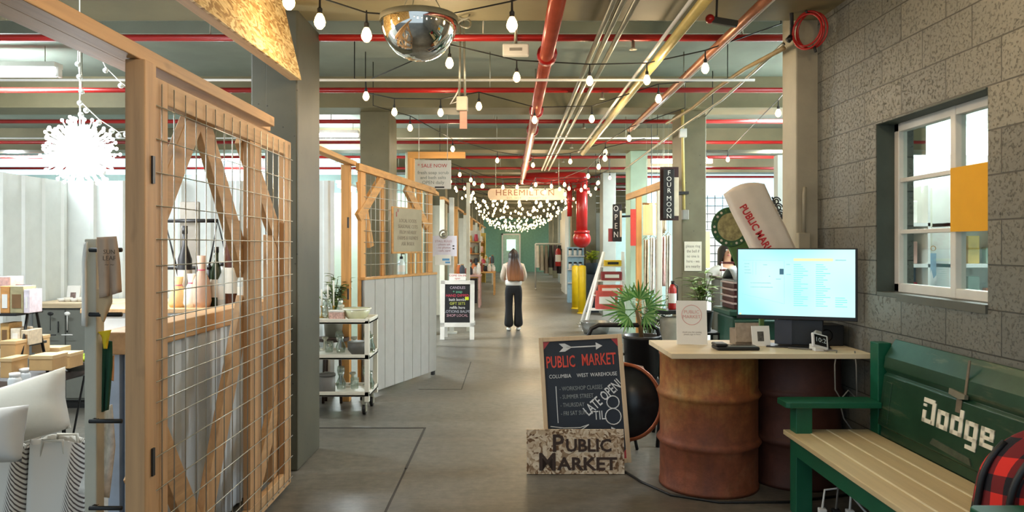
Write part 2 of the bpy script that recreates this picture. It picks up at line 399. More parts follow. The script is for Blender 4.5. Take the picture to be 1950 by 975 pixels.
# ================================================================ pipes and lights overhead
M_red = mat('red pipe paint', 'A8221E', .3, var=.12, scale=4)
M_redd = mat('deep red pipe paint', '9E1713', .28, var=.12, scale=4)
M_cop = mat('reddish main pipe', 'B4553F', .25, .2, var=.18, scale=5)
M_wht = mat('white paint', 'E6E4DE', .5, var=.04)
M_blk2 = mat('black rubber', '161616', .5, var=.1)
M_steel = mat('galvanised conduit', 'A9A695', .35, .6, var=.1)
M_yel = mat('cream conduit', 'D2BC74', .4, .1, var=.1)
M_bulb = emis('lit warm bulb', 'FFDC9A', BULB_E)
for k in range(9):
    y = 1400*1.525*(.002525+.00085*k)
    t = thing('sprinkler_pipe', 'red sprinkler pipe crossing under the ceiling, %s counted from the entrance' % ORD[k], 'pipe', (0, y, ZC), 'sprinkler branch pipes')
    z = H+1.525
    MB().tube([(-13.9, y, z), (11.8, y, z)], .026, 10).build('pipe', M_red if k % 2 == 0 else M_redd, t, True)
    for x in (-4.2, -2.2, -.2, 1.7):
        MB().tube([(x, y, z+.02), (x, y, ZC)], .006, 6).build('hanger_rod', M_steel, t, True)
    for x in (-3, .9):
        MB().lathe([(.012, -.07), (.03, -.068), (.012, -.05), (.012, 0)], (x, y, z-.02), 10).build('sprinkler_head', M_steel, t, True)
for k, (y, z) in enumerate(((5.9, H+1.33), (9.7, H+1.42))):
    t = MB().tube([(-9, y, z), (1.96, y, z)], .011, 8).build('white_pipe', M_wht, None, True)
    tag(t, 'thin white conduit crossing the aisle overhead, %s of two' % ORD[k], 'conduit', 'thin white conduits')
# main red pipe with couplings
t = thing('main_pipe', 'large reddish sprinkler main running along the aisle ceiling with red couplings', 'pipe', (.27, 9, ZC))
X0, Z0 = .272, H+1.42
MB().tube([(X0, 2.2, Z0), (X0-.02, 15.8, Z0-.05)], .052, 16).build('pipe', M_cop, t, True)
for py in (105, 211, 247, 300, 318):
    y = 1.42*F/(CY-py)
    MB().tube([(X0, y-.07, Z0), (X0, y-.05, Z0), (X0, y-.049, Z0), (X0, y+.049, Z0), (X0, y+.05, Z0), (X0, y+.07, Z0)], [.06, .06, .075, .075, .06, .06], 16).build('coupling', M_redd, t, True)
for y in (4.2, 7.9, 11.5):
    MB().tube([(X0, y, Z0), (X0, y, ZC)], .008, 6).build('hanger_rod', M_steel, t, True)
# riser and manifold at the right
t = thing('fire_riser', 'bright red fire riser pipe ending in a rounded red bulb behind yellow bollards', 'pipe', (1.45, 15, 0))
YR = 15.0
c = at(1108, 455, YR); r = .115
MB().tube([(c.x, YR, c.z+.1), (c.x, YR, H+1.36)], r, 16).build('riser', M_red, t, True)
MB().ball((c.x, YR, c.z), .185, 16, 10).build('rounded_end', M_redd, t, True)
MB().tube([(c.x, YR, H+1.30), (c.x, YR, H+1.38), (c.x-.15, YR, H+1.40), (.26, YR, H+1.38)], [.13, .13, .12, .11], 16).build('manifold', M_redd, t, True)
MB().tube([(c.x-.25, YR, H+1.35), (c.x-.25, YR, H+.6)], .05, 12).build('branch', M_redd, t, True)
for z in (c.z+.14, H+1.15): MB().lathe([(.16, -.03), (.16, .03)], (c.x, YR, z), 16).build('flange', M_redd, t, True)
MB().tube([(c.x-.25, YR-.1, H+.9), (c.x-.25, YR-.1, H+.92)], .09, 14).build('valve_wheel', M_redd, t, True)
# conduits along the aisle
def run(name, k, px0, dz, r, m, lab, y1=14, yend=None, n=10):
    x = (px0-CX)/CY*dz
    o = MB().tube([(x, 2.0, H+dz), (x*.99, y1*.6, H+dz), (x*.97, y1, H+dz-.02)], r, n).build(name, m, None, True)
    return tag(o, lab, 'conduit', None)
for k, (p, dz, lab) in enumerate(((1170, 1.46, 'slim galvanised conduit beside the reddish main pipe, nearest to it'), (1188, 1.46, 'slim galvanised conduit in the middle of the close trio'), (1213, 1.46, 'slim galvanised conduit of the trio farthest from the main pipe'))):
    run('conduit', k, p, dz, .018, M_steel, lab)
run('conduit', 0, 1345, 1.40, .034, M_yel, 'thick cream conduit running along the aisle ceiling', 11)
run('conduit', 0, 1318, 1.42, .013, M_wht, 'thin white conduit alongside the thick cream one', 11)
run('conduit', 0, 1461, 1.44, .03, mat('copper pink pipe', 'B0704E', .35, .3, var=.2), 'coppery pipe with red joints nearest the block wall', 9)
run('conduit', 0, 1475, 1.45, .012, M_wht, 'thin pale conduit strapped to the coppery pipe', 9)
for k, pts in enumerate(([at(1492, 92, 5.0), at(1420, 130, 5.8), at(1362, 170, 6.6), at(1320, 205, 7.4), at(1270, 235, 8.2)], [at(1492, 84, 5.0), at(1440, 132, 5.7), at(1375, 190, 6.6), at(1300, 240, 8.0), at(1190, 322, 12)])):
    tag(MB().tube(pts, .017-.004*k, 8).build('cable', M_steel if k else mat('beige cable', 'A58F68', .5), None, True), ['beige cable sagging from the pilaster top toward the olive column', 'pale cable drooping from the pilaster far down the aisle'][k], 'cable')
o = MB().tube([at(1508, 70, 4.9), at(1506, -60, 4.9)], .014, 8).tube([at(1507, 70, 4.9), at(1500, 78, 4.9)], .02, 8).build('black_pipe', M_blk2, None, True)
tag(o, 'short black vertical pipe at the top of the pilaster by the red hose', 'pipe')
# black conduit with small black camera-like clamp
t = thing('ceiling_clamp', 'small black clamp fitting on the pipes overhead beside the coppery pipe', 'clamp', at(1378, 42, 4.6))
MB().bar(at(1355, 38, 4.6), at(1404, 46, 4.6), .035, .04).build('arm', M_blk2, t, bevel=.004)
MB().ball(at(1352, 36, 4.6), .03, 10, 7).build('knob', M_redd, t, True)
MB().tube([at(1364, 40, 4.6), at(1366, -20, 4.6)], .007, 6).build('rod', M_blk2, t, True)
# ---- fluorescent fixtures
M_tube = emis('fluorescent tube', 'F4FBFF', TUBE_E)
def fluor(loc, L, lab, ang=0, w=TUBE_W):
    t = thing('fluorescent_light', lab, 'light', loc, 'fluorescent ceiling fixtures'); x, y, z = loc
    M = Matrix.Translation(loc) @ Matrix.Rotation(ang, 4, 'Z')
    MB(M).box((-L/2, -.07, 0), (L/2, .07, .05)).build('housing', M_wht, t, bevel=.006)
    MB(M).tube([(-L/2+.02, 0, -.04), (L/2-.02, 0, -.04)], .045, 10).build('tube', M_tube, t, True)
    for s in (-1, 1):
        MB(M).box((s*L/2-.015, -.03, -.085), (s*L/2+.015, .03, .01)).build('lamp_holder', M_wht, t)
        MB(M).tube([(s*L*.4, 0, .04), (s*L*.4, 0, ZC-z)], .004, 6).build('hanger_rod', M_steel, t, True)
    lamp('tube_glow', 'POINT', (x, y, z-.2), w*.6, (.86, .96, 1), t, .12)
    l = lamp('fluorescent_lamp', 'AREA', (x, y, z-.11), w, (.88, .96, 1), t, L if not ang else .14, .14 if not ang else L)
    return t
fluor((-4.95, 7.0, H+1.69), 1.3, 'fluorescent tube fixture above the glowing starburst pendant')
fluor((-2.78, 11.3, H+1.72), .9, 'fluorescent tube fixture seen beyond the near olive column')
fluor((-8.5, 12.6, H+1.72), 1.2, 'fluorescent tube fixture far away behind the white ribbed walls')
fluor((-5.3, 14.0, H+1.7), 1.2, 'fluorescent tube fixture seen through the upper wire mesh of the gate')
fluor((4.35, 12.2, H+1.70), 1.0, 'bright fluorescent tube fixture beside the beige pilaster')
fluor((6.4, 14.2, H+1.72), 1.2, 'added fluorescent tube fixture hidden behind the pilaster, lighting the far ceiling', 0, 140)  # hidden fixture added to lift the dark ceiling beyond the stall
fluor((3.4, 14.6, H+1.72), 1.2, 'added fluorescent tube fixture hidden behind the olive column, lighting the far ceiling', 0, 140)  # another added fixture, out of sight, for the far ceiling
fluor((-9.0, 9.8, H+1.72), 1.2, 'added fluorescent tube fixture out of view past the ribbed walls, brightening the bays', 0, 140)  # off-screen fixture added to brighten the bays behind the shop
fluor((3.7, 6.0, H+1.72), 1.2, 'fluorescent tube fixture seen through the window panes', 0, 60)
fluor((3.5, 4.6, H+1.75), 1.2, 'added fluorescent tube fixture brightening the room behind the block wall window', 0, 40)  # extra fixture added to brighten the view through the window
fluor((3.6, 8.9, H+1.7), 1.2, 'added fluorescent tube fixture brightening the stall past the pilaster', 0, 140)  # added behind the pilaster so the stall background reads bright
fluor((4.3, 8.4, H+1.5), 1.2, 'second lower fluorescent tube seen through the window')
fluor((-3.2, 3.6, H+1.78), 1.2, 'fluorescent tube over the near shop, above the cropped view', 0, 60)
# ---- strings of bulbs
_b = MB().lathe([(0, -.075), (.012, -.072), (.025, -.055), (.028, -.04), (.022, -.018), (.012, 0)], n=12, cap=False).bm
bulb_me = bpy.data.meshes.new('bulb'); bmesh.ops.recalc_face_normals(_b, faces=_b.faces); _b.to_mesh(bulb_me); _b.free(); bulb_me.materials.append(M_bulb)
for p in bulb_me.polygons: p.use_smooth = True
_b = MB().lathe([(.012, -.004), (.013, .024), (.006, .032), (.004, .09)], n=10).bm
sock_me = bpy.data.meshes.new('socket'); bmesh.ops.recalc_face_normals(_b, faces=_b.faces); _b.to_mesh(sock_me); _b.free(); sock_me.materials.append(M_blk2)
def string(pts, bulbs, lab, big=1.0, watt=BULB_W, nl=1):
    root = Vector(pts[0]); root.z = ZC; t = thing('string_light', lab, 'string lights', root, 'strings of warm bulbs over the aisle')
    e0, e1 = Vector(pts[0]), Vector(pts[-1])
    MB().tube([(e0.x, e0.y, ZC)]+[tuple(p) for p in pts]+[(e1.x, e1.y, ZC)], .005, 5).build('cord', M_blk2, t, True)
    for p in bulbs:
        b_ = bpy.data.objects.new('bulb', bulb_me); COL.objects.link(b_); b_.parent = t; b_.location = Vector(p)-root; b_.scale = (big,)*3
        s = bpy.data.objects.new('socket', sock_me); COL.objects.link(s); s.parent = b_
    for i in range(nl):
        p = Vector(bulbs[(2*i+1)*len(bulbs)//(2*nl)]); lamp('bulb_light', 'POINT', p-Vector((0, 0, .14)), watt/nl, (1, .76, .47), t, .05)
    return t
def near(pxs, lab, ends, dz=1.25, big=1.0, nl=2, watt=BULB_W*2.2):
    bl = [at(px, py, dz*F/(CY-py)) for px, py in pxs]
    bl = [b_+Vector((0, 0, .04)) for b_ in bl]
    cord = [Vector(ends[0])]+[b_+Vector((0, 0, .09)) for b_ in bl]+[Vector(ends[1])]
    return string(cord, bl, lab, big, watt, nl)
near([(550, 2), (609, 40), (698, 66), (827, 74), (975, 46)], 'string of large warm bulbs nearest the entrance, passing the mirror dome', ((-1.35, 3.3, H+1.55), (.9, 3.6, H+1.5)), big=1.15)
string([(-1.4, 1.6, H+1.5), (-.8, 1.9, H+1.33), (0, 2.3, H+1.25), (.9, 2.7, H+1.3), (1.95, 3.2, H+1.5)], [(-.8, 1.9, H+1.24), (-.4, 2.1, H+1.2), (0, 2.3, H+1.16), (.45, 2.5, H+1.19), (.9, 2.7, H+1.21), (1.5, 3.0, H+1.33)], 'added unseen string of warm bulbs over the entrance, top light for desk and bench', 1.15, 38, 3)  # out-of-view string added to light desk, bench and gate from above
near([(697, 184), (856, 121), (984, 148), (1123, 155), (1232, 153), (1343, 131)], 'string of warm bulbs crossing under the conduits toward the pilaster', ((-1.4, 6.6, H+1.5), (1.95, 5.3, H+1.6)))
near([(751, 214), (839, 215), (912, 203), (1018, 229), (1127, 227), (1254, 189)], 'string of warm bulbs below the white hanging outlet box', ((-1.42, 7.2, H+1.5), (1.95, 6.6, H+1.5)))
near([(781, 244), (862, 284), (947, 306), (1015, 315), (1086, 308), (1153, 290), (1198, 264)], 'sagging string of warm bulbs in front of the wooden portal', ((-1.42, 7.6, H+1.45), (1.9, 8.0, H+1.5)))
near([(1482, 216), (1386, 304), (1345, 305), (1321, 284), (1297, 293)], 'string of warm bulbs beside the olive column and beige pilaster', ((2.3, 5.4, H+1.5), (2.2, 8.0, H+1.5)))
near([(903, 350), (918, 355), (935, 378), (957, 362), (1003, 379), (1020, 352), (1050, 355), (1075, 352), (1120, 336), (1140, 318), (1152, 302)], 'string of warm bulbs in front of the oval-ended hanging shop sign', ((-1.3, 13, H+1.5), (2.0, 10, H+1.5)), dz=1.05, nl=1)
ys = [11.6+1.18*i for i in range(25)]
for i, y0 in enumerate(ys):
    s = 1 if i % 2 == 0 else -1
    xa, xb = (-1.3, 1.9) if s > 0 else (1.9, -1.3)
    n = RND.choice((10, 11, 12, 13)); pts = []; bl = []; xa += RND.uniform(-.05, .2)*s; xb += RND.uniform(-.2, .05)*s; jj = RND.uniform(.3, .55); dr = RND.uniform(.8, 1.9)
    for j in range(n+1):
        f = min(1, max(0, (j+RND.uniform(-.3, .3))/n)); sag = (jj+.12*RND.random())*4*f*(1-f)
        p = Vector((xa+(xb-xa)*f, y0+dr*f, H+1.42-sag*.8-.05)); pts.append(p)
        if 0 < j: bl.append(p-Vector((0, 0, .09+RND.random()*.06)))
    string(pts, bl, 'string of warm bulbs zigzagging over the far aisle, %s from the hanging sign' % ORD[i], .95, BULB_W*1.0, 1)
# ---- mirror dome
t = thing('mirror_dome', 'silver mirrored half dome hanging from the ceiling above the aisle', 'mirror', at(798, 34, 4.3))
c = at(798, 40, 4.3); rr = .222
M_mir = mat('mirror plastic', 'E4E2DA', .04, 1.0, var=.03)
MB().lathe([(rr*math.cos(a), -rr*1.05*math.sin(a)) for a in [math.pi/2*i/14 for i in range(15)]], c, 40, cap=False).build('dome', M_mir, t, True)
MB().lathe([(rr+.006, -.012), (rr+.006, .02), (rr-.01, .02), (rr-.01, -.012)], c, 40, cap=False).build('rim', M_steel, t, True)
MB().lathe([(0, .02), (rr, .02), (rr, .012)], c, 40, cap=False).build('back_plate', mat('dome back', '55524A', .6), t)
for a in (0, 2.1, 4.2):
    MB().tube([c+Vector((rr*.7*math.cos(a), rr*.7*math.sin(a), .02)), Vector((c.x, c.y, c.z+.3)), Vector((c.x, c.y, ZC))], .003, 5).build('chain', M_steel, t, True)
# ---- hanging outlet box
Y = 5.6
t = thing('drop_outlet', 'pale electrical outlet box hanging on two cords from the ceiling', 'outlet', at(882, 200, Y))
a = at(880, 198, Y); MB().cb(a, (.085, .06, .11)).build('box', mat('grey beige plastic', 'C3BCA8', .5), t, bevel=.008)
for dx in (-.022, .022): MB().tube([a+Vector((dx, 0, .05)), a+Vector((dx*.8, 0, .3)), Vector((a.x+dx*.6, Y, ZC))], .009, 6).build('cord', M_steel, t, True)
MB().tube([a+Vector((-.03, 0, .02)), a+Vector((-.09, 0, .0)), a+Vector((-.05, 0, .06)), a+Vector((-.02, 0, .12))], .006, 6).build('loop', M_wht, t, True)
MB().cb(a+Vector((.01, 0, -.12)), (.055, .02, .14)).build('paper_tag', mat('faded pink tag', 'D3A596', .7), t)
# tangle of pale cable above it
tg = []
for i in range(70):
    f = i/69; tg.append(at(875+12*math.sin(f*29)+10*f, -6+55*f+6*math.sin(f*41), Y-.6+.08*math.cos(f*23)))
tag(MB().tube(tg, .007, 5).build('cable_tangle', M_steel, None, True), 'tangle of pale cable bunched beside the mirror dome', 'cable')
# emergency box
c = at(982, 96, 5.35)
t = thing('emergency_light', 'white emergency light box mounted on the ceiling between pipe and conduits', 'emergency light', c)
MB().cb(c, (.19, .06, .085)).build('case', M_wht, t, bevel=.008)
MB().cb(c+Vector((0, -.032, .0)), (.09, .004, .02)).build('label_plate', mat('grey plate', '8D8B84', .6), t)
MB().tube([c+Vector((0, 0, .04)), Vector((c.x, c.y, ZC))], .012, 8).build('stem', M_steel, t, True)
# coiled red hose
c = at(1541, 58, 4.82); t = thing('hose_coil', 'coil of red hose hanging high on the block wall corner', 'hose', c)
M = frame(c, (.62, -.78, 0), (0, 0, 1)); pts = []
for i in range(110):
    a = i/109*2*math.pi*4; r = .098+.010*math.sin(a*.37)+.006*math.cos(a*1.3)
    pts.append(M @ Vector((r*math.cos(a), r*1.14*math.sin(a)+.008*math.sin(a*.6), .03*math.sin(a*.25))))
MB().tube(pts, .0065, 6).build('hose', M_red, t, True)
MB().tube([M @ Vector((0, .115, -.07)), M @ Vector((0, .11, .03)), M @ Vector((0, .125, .04))], .008, 6).build('hook', M_blk2, t, True)
MB().bar(M @ Vector((.03, -.10, 0)), M @ Vector((.045, -.15, 0)), .014, .014).build('nozzle', M_blk2, t)
# ================================================================ wooden gate, beam, plywood
M_wz = wood('fir upright', 'C09669', 'z', .28); M_wy = wood('fir along', 'B98F60', 'y', .28); M_wy2 = wood('fir pale', 'C39C6F', 'y', .26); M_wx = wood('fir across', 'CFA066', 'x', .2)
M_wire = mat('galvanised wire', 'B5B5AC', .35, .7, var=.06)
GA, GB = (-1.33, 2.7), (-1.348, 4.58)
t = thing('gate_post_frame', 'fir post and long overhead beam holding the wire mesh gate', 'frame', (-1.37, 2.7, 0))
MB().box((-1.372, 2.615, 0), (-1.30, 2.70, 2.15)).build('post', M_wz, t, bevel=.004)
MB().box((-1.40, 1.0, 2.152), (-1.322, 4.12, 2.205)).build('beam', M_wy, t, bevel=.004)
MB().box((-1.49, 1.0, 2.155), (-1.402, 4.3, 2.245)).build('rear_beam', M_wy2, t, bevel=.004)
g = thing('wire_gate', 'tall wooden gate with diamond braces and galvanised wire mesh', 'gate', (-1.34, 3.6, 0))
def gp(px, py): return on(px, py, GA, GB)
def gx(y): return -1.33-.018*(y-2.7)/1.88
gz0, gz1 = .03, 2.12
def gy(px): return gp(px, 400).y
MB().box((gx(2.76)-.04, 2.705, gz0), (gx(2.76)-.002, 2.862, gz1)).build('stile', M_wz, g, bevel=.004)
MB().box((gx(4.5)-.04, 4.40, gz0), (gx(4.5)-.002, 4.52, gz1)).build('stile', M_wz, g, bevel=.004)
MB().box((gx(3.9)-.041, 3.80, gz0+.09), (gx(3.9)-.003, 3.96, gz1-.09)).build('middle_stile', M_wz, g, bevel=.004)
for nm, z in (('bottom_rail', gz0), ('top_rail', gz1-.09)):
    MB().bar((gx(2.86)-.021, 2.862, z+.045), (gx(4.4)-.021, 4.40, z+.045), .038, .09).build(nm, M_wy2, g, bevel=.004)
def brace(a, b, w=.14): MB().bar(Vector((gx(a[0])-.05, a[0], a[1])), Vector((gx(b[0])-.05, b[0], b[1])), .036, w, (1, 0, 0)) and None
def brc(a, b, nm, m, w=.13, off=.0):
    A = Vector((gx(a[0])-.06-off, a[0], a[1])); B = Vector((gx(b[0])-.06-off, b[0], b[1]))
    MB().bar(A, B, w, .036, (1, 0, 0)).build(nm, m, g, bevel=.003)
brc((3.24, 2.06), (2.80, 1.50), 'upper_brace', M_wy); brc((3.30, 2.06), (3.86, 1.36), 'upper_brace', M_wy)
brc((3.82, 2.06), (4.45, 1.50), 'upper_brace', M_wy); brc((2.79, .88), (3.34, .08), 'lower_brace', M_wy); brc((2.79, .62), (3.20, .08), 'lower_brace', M_wy2, .06, .05)
brc((3.86, 1.20), (3.26, .08), 'lower_brace', M_wz); brc((4.46, .62), (3.98, .1), 'lower_brace', M_wy)
MB().box((gx(4.46)-.10, 4.30, .1), (gx(4.46)-.045, 4.46, 1.55)).build('rear_batten', M_wz, g, bevel=.003)
mw = MB(); y = 2.80; i = 0
while y < 4.53:
    mw.tube([(gx(y)+.004, y, .05), (gx(y)+.004, y, 2.10)], .0025, 5); y += .104
z = .07; sp = [.125]*6+[.078]*5+[.10]*3+[.125]*6
for s in sp:
    mw.tube([(gx(2.8)+.008, 2.73, z), (gx(4.5)+.008, 4.52, z)], .0025, 5); z += s
    if z > 2.1: break
mw.build('wire_mesh', M_wire, g, True)
for py in (325, 875):
    p = gp(282, py); MB().cb((-1.297, 2.668, p.z), (.008, .018, .10)).build('hinge', M_blk2, g)
# plywood panel high up
M_osb = osb('strand board', (1, 2.2, 7))
poly = [(1.9, 1.02), (4.80, 1.075), (4.80, 1.09), (4.62, 1.95), (1.9, 1.9)]
t = thing('strand_board_panel', 'pale strand board panel hung overhead against the near olive column', 'board', (-1.35, 3.3, H+1.05))

pl = [(1.9, 1.03), (4.80, 1.08), (4.80, 1.10), (4.62, 1.88), (1.9, 1.88)]
mb = MB(Matrix.Translation((-1.375, 0, H)) @ Matrix(((0, -.18, 1, 0), (1, 0, 0, 0), (0, 1, 0, 0), (0, 0, 0, 1))))
mb.prism([(y, z-0) for y, z in pl], .19, .205); mb.build('panel', M_osb, t)
mb = MB(Matrix.Translation((-1.375, 0, H)) @ Matrix(((0, -.18, 1, 0), (1, 0, 0, 0), (0, 1, 0, 0), (0, 0, 0, 1))))
mb.prism([(1.9, 1.03), (4.80, 1.08), (4.80, 1.11), (1.9, 1.06)], .13, .189); mb.build('edge_batten', M_wy2, t)
# ================================================================ near shop
M_post = mat('grey green post paint', 'BDB8A4', .55, var=.06); M_can = mat('natural canvas', 'D9D2C2', .85, var=.06, bump=.1)
M_kraft = mat('kraft card', 'C09A66', .75, var=.1); M_kraft2 = mat('pale kraft card', 'CFAE7E', .75, var=.1)
t = thing('towel_stand', 'grey wooden stand with cloths hung on its arms beside the gate post', 'stand', (-1.49, 2.68, 0))
MB().box((-1.534, 2.645, 0.02), (-1.490, 2.70, 1.51)).build('post', M_post, t, bevel=.005)
MB().box((-1.56, 2.56, 0), (-1.40, 2.78, .03)).build('foot', M_post, t, bevel=.005)
for z in (1.47, 1.24, .86, .55): MB().tube([(-1.50, 2.62, z), (-1.385, 2.62, z)], .008, 8).tube([(-1.495, 2.62, z), (-1.495, 2.66, z)], .006, 6).build('arm', M_blk2, t, True)
def cloth(name, lab, cat, poly, Y, m, dpt=.03, folds=3, group=None, top=None, seed=0):
    """draped cloth: two outlines (left and right edge px lists) at depth Y"""
    L, R_ = poly; o = thing(name, lab, cat, at((L[0][0]+R_[0][0])/2, L[0][1], Y), group)
    def lerp(ps, v):
        k = v*(len(ps)-1); i = min(int(k), len(ps)-2); f = k-i; return ps[i][0]*(1-f)+ps[i+1][0]*f, ps[i][1]*(1-f)+ps[i+1][1]*f
    def fn(u, v):
        a, b_ = lerp(L, v), lerp(R_, v); px = a[0]+(b_[0]-a[0])*u; py = a[1]+(b_[1]-a[1])*u
        d = dpt*(.25+v)*math.sin(u*folds*2*math.pi+seed+v*1.3)*.5
        return at(px, py, Y+d)
    MB().grid(18, 14, fn).build('cloth', m, o, True, solid=.006); return o
M_beige = mat('beige linen', 'B89D84', .9, var=.08, bump=.1); M_cream = mat('cream linen', 'E4DFD2', .9, var=.05, bump=.1)
o = cloth('tea_towel', 'beige printed tea towel draped over the top arm of the grey stand', 'towel', ([(184, 452), (186, 500), (190, 568)], [(222, 450), (228, 500), (231, 556)]), 2.60, M_beige, .02, 2)
M_ink = mat('dark print ink', '5B4A38', .8)
text('print', 'SUN\nLEAF\n~ ~', frame(at(208, 492, 2.575), (1, 0, 0), (0, 0, 1)), .022, M_ink, o, .0005)
cloth('tea_towel', 'plain tan towel hanging below the beige printed one', 'towel', ([(184, 552), (184, 585), (196, 612)], [(214, 548), (214, 575), (197, 613)]), 2.61, mat('tan linen', 'C2A47C', .9, var=.06), .012, 1)
cloth('tea_towel', 'narrow cream towel hanging on the outer edge of the grey stand', 'towel', ([(160, 462), (157, 500), (155, 620)], [(166, 460), (164, 500), (166, 622)]), 2.63, M_cream, .01, 1)
cloth('pennant', 'yellow felt pennant on the stand arm', 'pennant', ([(186, 632), (194, 640), (198, 664)], [(212, 628), (206, 650), (203, 664)]), 2.66, mat('yellow felt', 'D8B81E', .9), .01, 1)
cloth('pennant', 'dark green striped pennant hanging below the yellow one', 'pennant', ([(186, 645), (187, 720), (190, 786)], [(214, 650), (213, 700), (206, 780)]), 2.69, mat('deep green felt', '1E4A34', .9, var=.3, stretch=(60, 1, 1)), .015, 2)
cloth('pennant', 'peach pennant half hidden behind the dark green one', 'pennant', ([(200, 680), (203, 720)], [(218, 676), (216, 726)]), 2.705, mat('peach felt', 'D9A476', .9), .01, 1)
cloth('tote_bag', 'crumpled white printed tote hanging low on the grey stand', 'bag', ([(184, 775), (176, 850), (148, 940)], [(214, 770), (219, 850), (208, 948)]), 2.73, mat('white printed canvas', 'DFD8CC', .9, var=.25, scale=30), .018, 2)
# half wall behind the gate
M_cor = mat('grey corrugated metal', 'C6CDD2', .45, .0, var=.06)
hw = thing('counter_wall', 'low corrugated metal counter with a wooden cap behind the wire gate', 'counter', (-1.62, 3.8, 0))
ribbed(MB(), (-1.56, 2.98), (-1.56, 4.75), 0.02, 1.05, .14, .03, .014).build('corrugated_front', M_cor, hw, solid=.006)
MB().box((-1.63, 2.98, 0), (-1.585, 4.75, 1.05)).build('core', mat('blue grey panel', 'AEBBCB', .6), hw)
MB().box((-1.66, 2.93, 1.05), (-1.53, 4.78, 1.14)).build('cap', M_wy, hw, bevel=.006)
# dark table
M_dkw = wood('dark stained wood', '3A281D', 'y', .3)
t = thing('hairpin_table', 'dark wooden table on black hairpin legs holding kraft boxes', 'table', (-3.3, 4.3, 0))
MB().box((-3.75, 3.55, .63), (-2.82, 4.88, .68)).build('tabletop', M_dkw, t, bevel=.005)
for x, y in ((-2.90, 4.80), (-2.90, 3.65), (-3.68, 4.8), (-3.68, 3.65)):
    MB().tube([(x+.05, y-.12, .63), (x+.0, y, .012), (x-.05, y+.0, .63)], .007, 7).tube([(x+.05, y-.12, .63), (x+.09, y+.05, .63), (x, y, .012)], .007, 7).build('leg', M_blk2, t, True)
# shelf riser
TZ = .68
t = thing('shelf_riser', 'black metal slanted three-tier riser of boxes on the dark table', 'shelf', (-3.45, 4.5, TZ))
def seg(a, b_, r=.009): return MB().tube([a, b_], r, 7)
fr = MB(); y0 = 4.35; xr = -2.84; xl = -3.70
for x in (xl, xr): fr.tube([(x, y0-.12, TZ), (x-.09 if x == xr else x, y0+.15, TZ+.56), (x, y0+.17, TZ)], .009, 8)
fr.tube([(xl, y0+.15, TZ+.56), (xr-.09, y0+.15, TZ+.56)], .009, 8); fr.build('frame', M_blk2, t, True)
for z, d in ((.20, .26), (.39, .2)): MB().box((xl, y0-.06+z*.12, TZ+z), (xr-.03-z*.12, y0+.24, TZ+z+.015)).build('shelf', M_blk2, t)
def carton(px0, px1, py0, py1, Y, lab, m=None, d=.12, name='carton', cat='box', lid=True, group='cartons in the near shop', yaw=0):
    a, b_ = at(px0, py1, Y), at(px1, py0, Y); c = (a+b_)/2
    o = thing(name, lab, cat, (c.x, Y+d/2, a.z), group)
    w, h = abs(b_.x-a.x), abs(b_.z-a.z)
    MB(Matrix.Translation((c.x, Y+d/2, a.z)) @ Matrix.Rotation(yaw, 4, 'Z')).box((-w/2, -d/2, 0), (w/2, d/2, h)).build('body', m or M_kraft, o, bevel=.003)
    if lid: MB(Matrix.Translation((c.x, Y+d/2, a.z)) @ Matrix.Rotation(yaw, 4, 'Z')).box((-w/2-.002, -d/2-.002, h-.018), (w/2+.002, d/2+.002, h+.002)).build('lid', M_kraft2, o, bevel=.002)
    return o
MBB = M_kraft2
carton(55, 100, 678, 706, 4.15, 'low kraft box at the front of the dark table, beside the bigger one', None, .14)
carton(96, 133, 674, 702, 4.5, 'kraft box near the moss bowl on the dark table', None, .14)
carton(66, 114, 662, 676, 4.72, 'flat open kraft box lid tilted behind the two table boxes', M_kraft2, .12, lid=False)
carton(0, 22, 683, 720, 4.12, 'tall kraft box at the edge of the frame on the dark table', None, .14)
carton(0, 30, 650, 683, 4.26, 'kraft box on the table under the lowest riser shelf', None, .12)
carton(60, 80, 640, 672, 4.6, 'upright tan box behind the riser leg', M_kraft2, .08)
sh = TZ+.215
for i, (a, b_, c_, d_, z, m, lab) in enumerate(((0, 17, 0, .13, .215, 'C79F62', 'tan gift box on the lower riser shelf'), (20, 38, 0, .10, .215, 'D8CDB8', 'cream patterned box on the lower riser shelf'), (40, 56, 0, .09, .215, 'CDBfa4'.upper(), 'small grey printed jar box on the lower riser shelf'), (0, 18, 0, .16, .405, 'C98F50', 'orange tan box on the upper riser shelf'), (19, 44, 0, .16, .405, 'A59A74', 'olive patterned box on the upper riser shelf'), (45, 56, 0, .14, .405, 'D6CCD4', 'pale lilac carton on the upper riser shelf'))):
    Y = 4.36; x0 = at(a, 500, Y).x; x1 = at(b_, 500, Y).x
    o = thing('gift_box', lab, 'box', ((x0+x1)/2, Y+.06, TZ+z), 'gift boxes on the riser')
    MB().box((x0, Y, TZ+z), (x1, Y+.12, TZ+z+d_)).build('body', mat('gift '+m, m, .7, var=.15, scale=40), o, bevel=.003)
    MB().box((x0+.012, Y-.002, TZ+z+.03), (x1-.012, Y, TZ+z+d_*.7)).build('label_panel', M_wht if i % 2 else mat('brown label', '7A5A38', .7), o)
carton(-5, 20, 527, 549, 4.45, 'pink cream box on top of the black riser', mat('pink card', 'CFA69C', .7, var=.2, scale=60), .12, lid=False, name='gift_box', group='gift boxes on the riser')
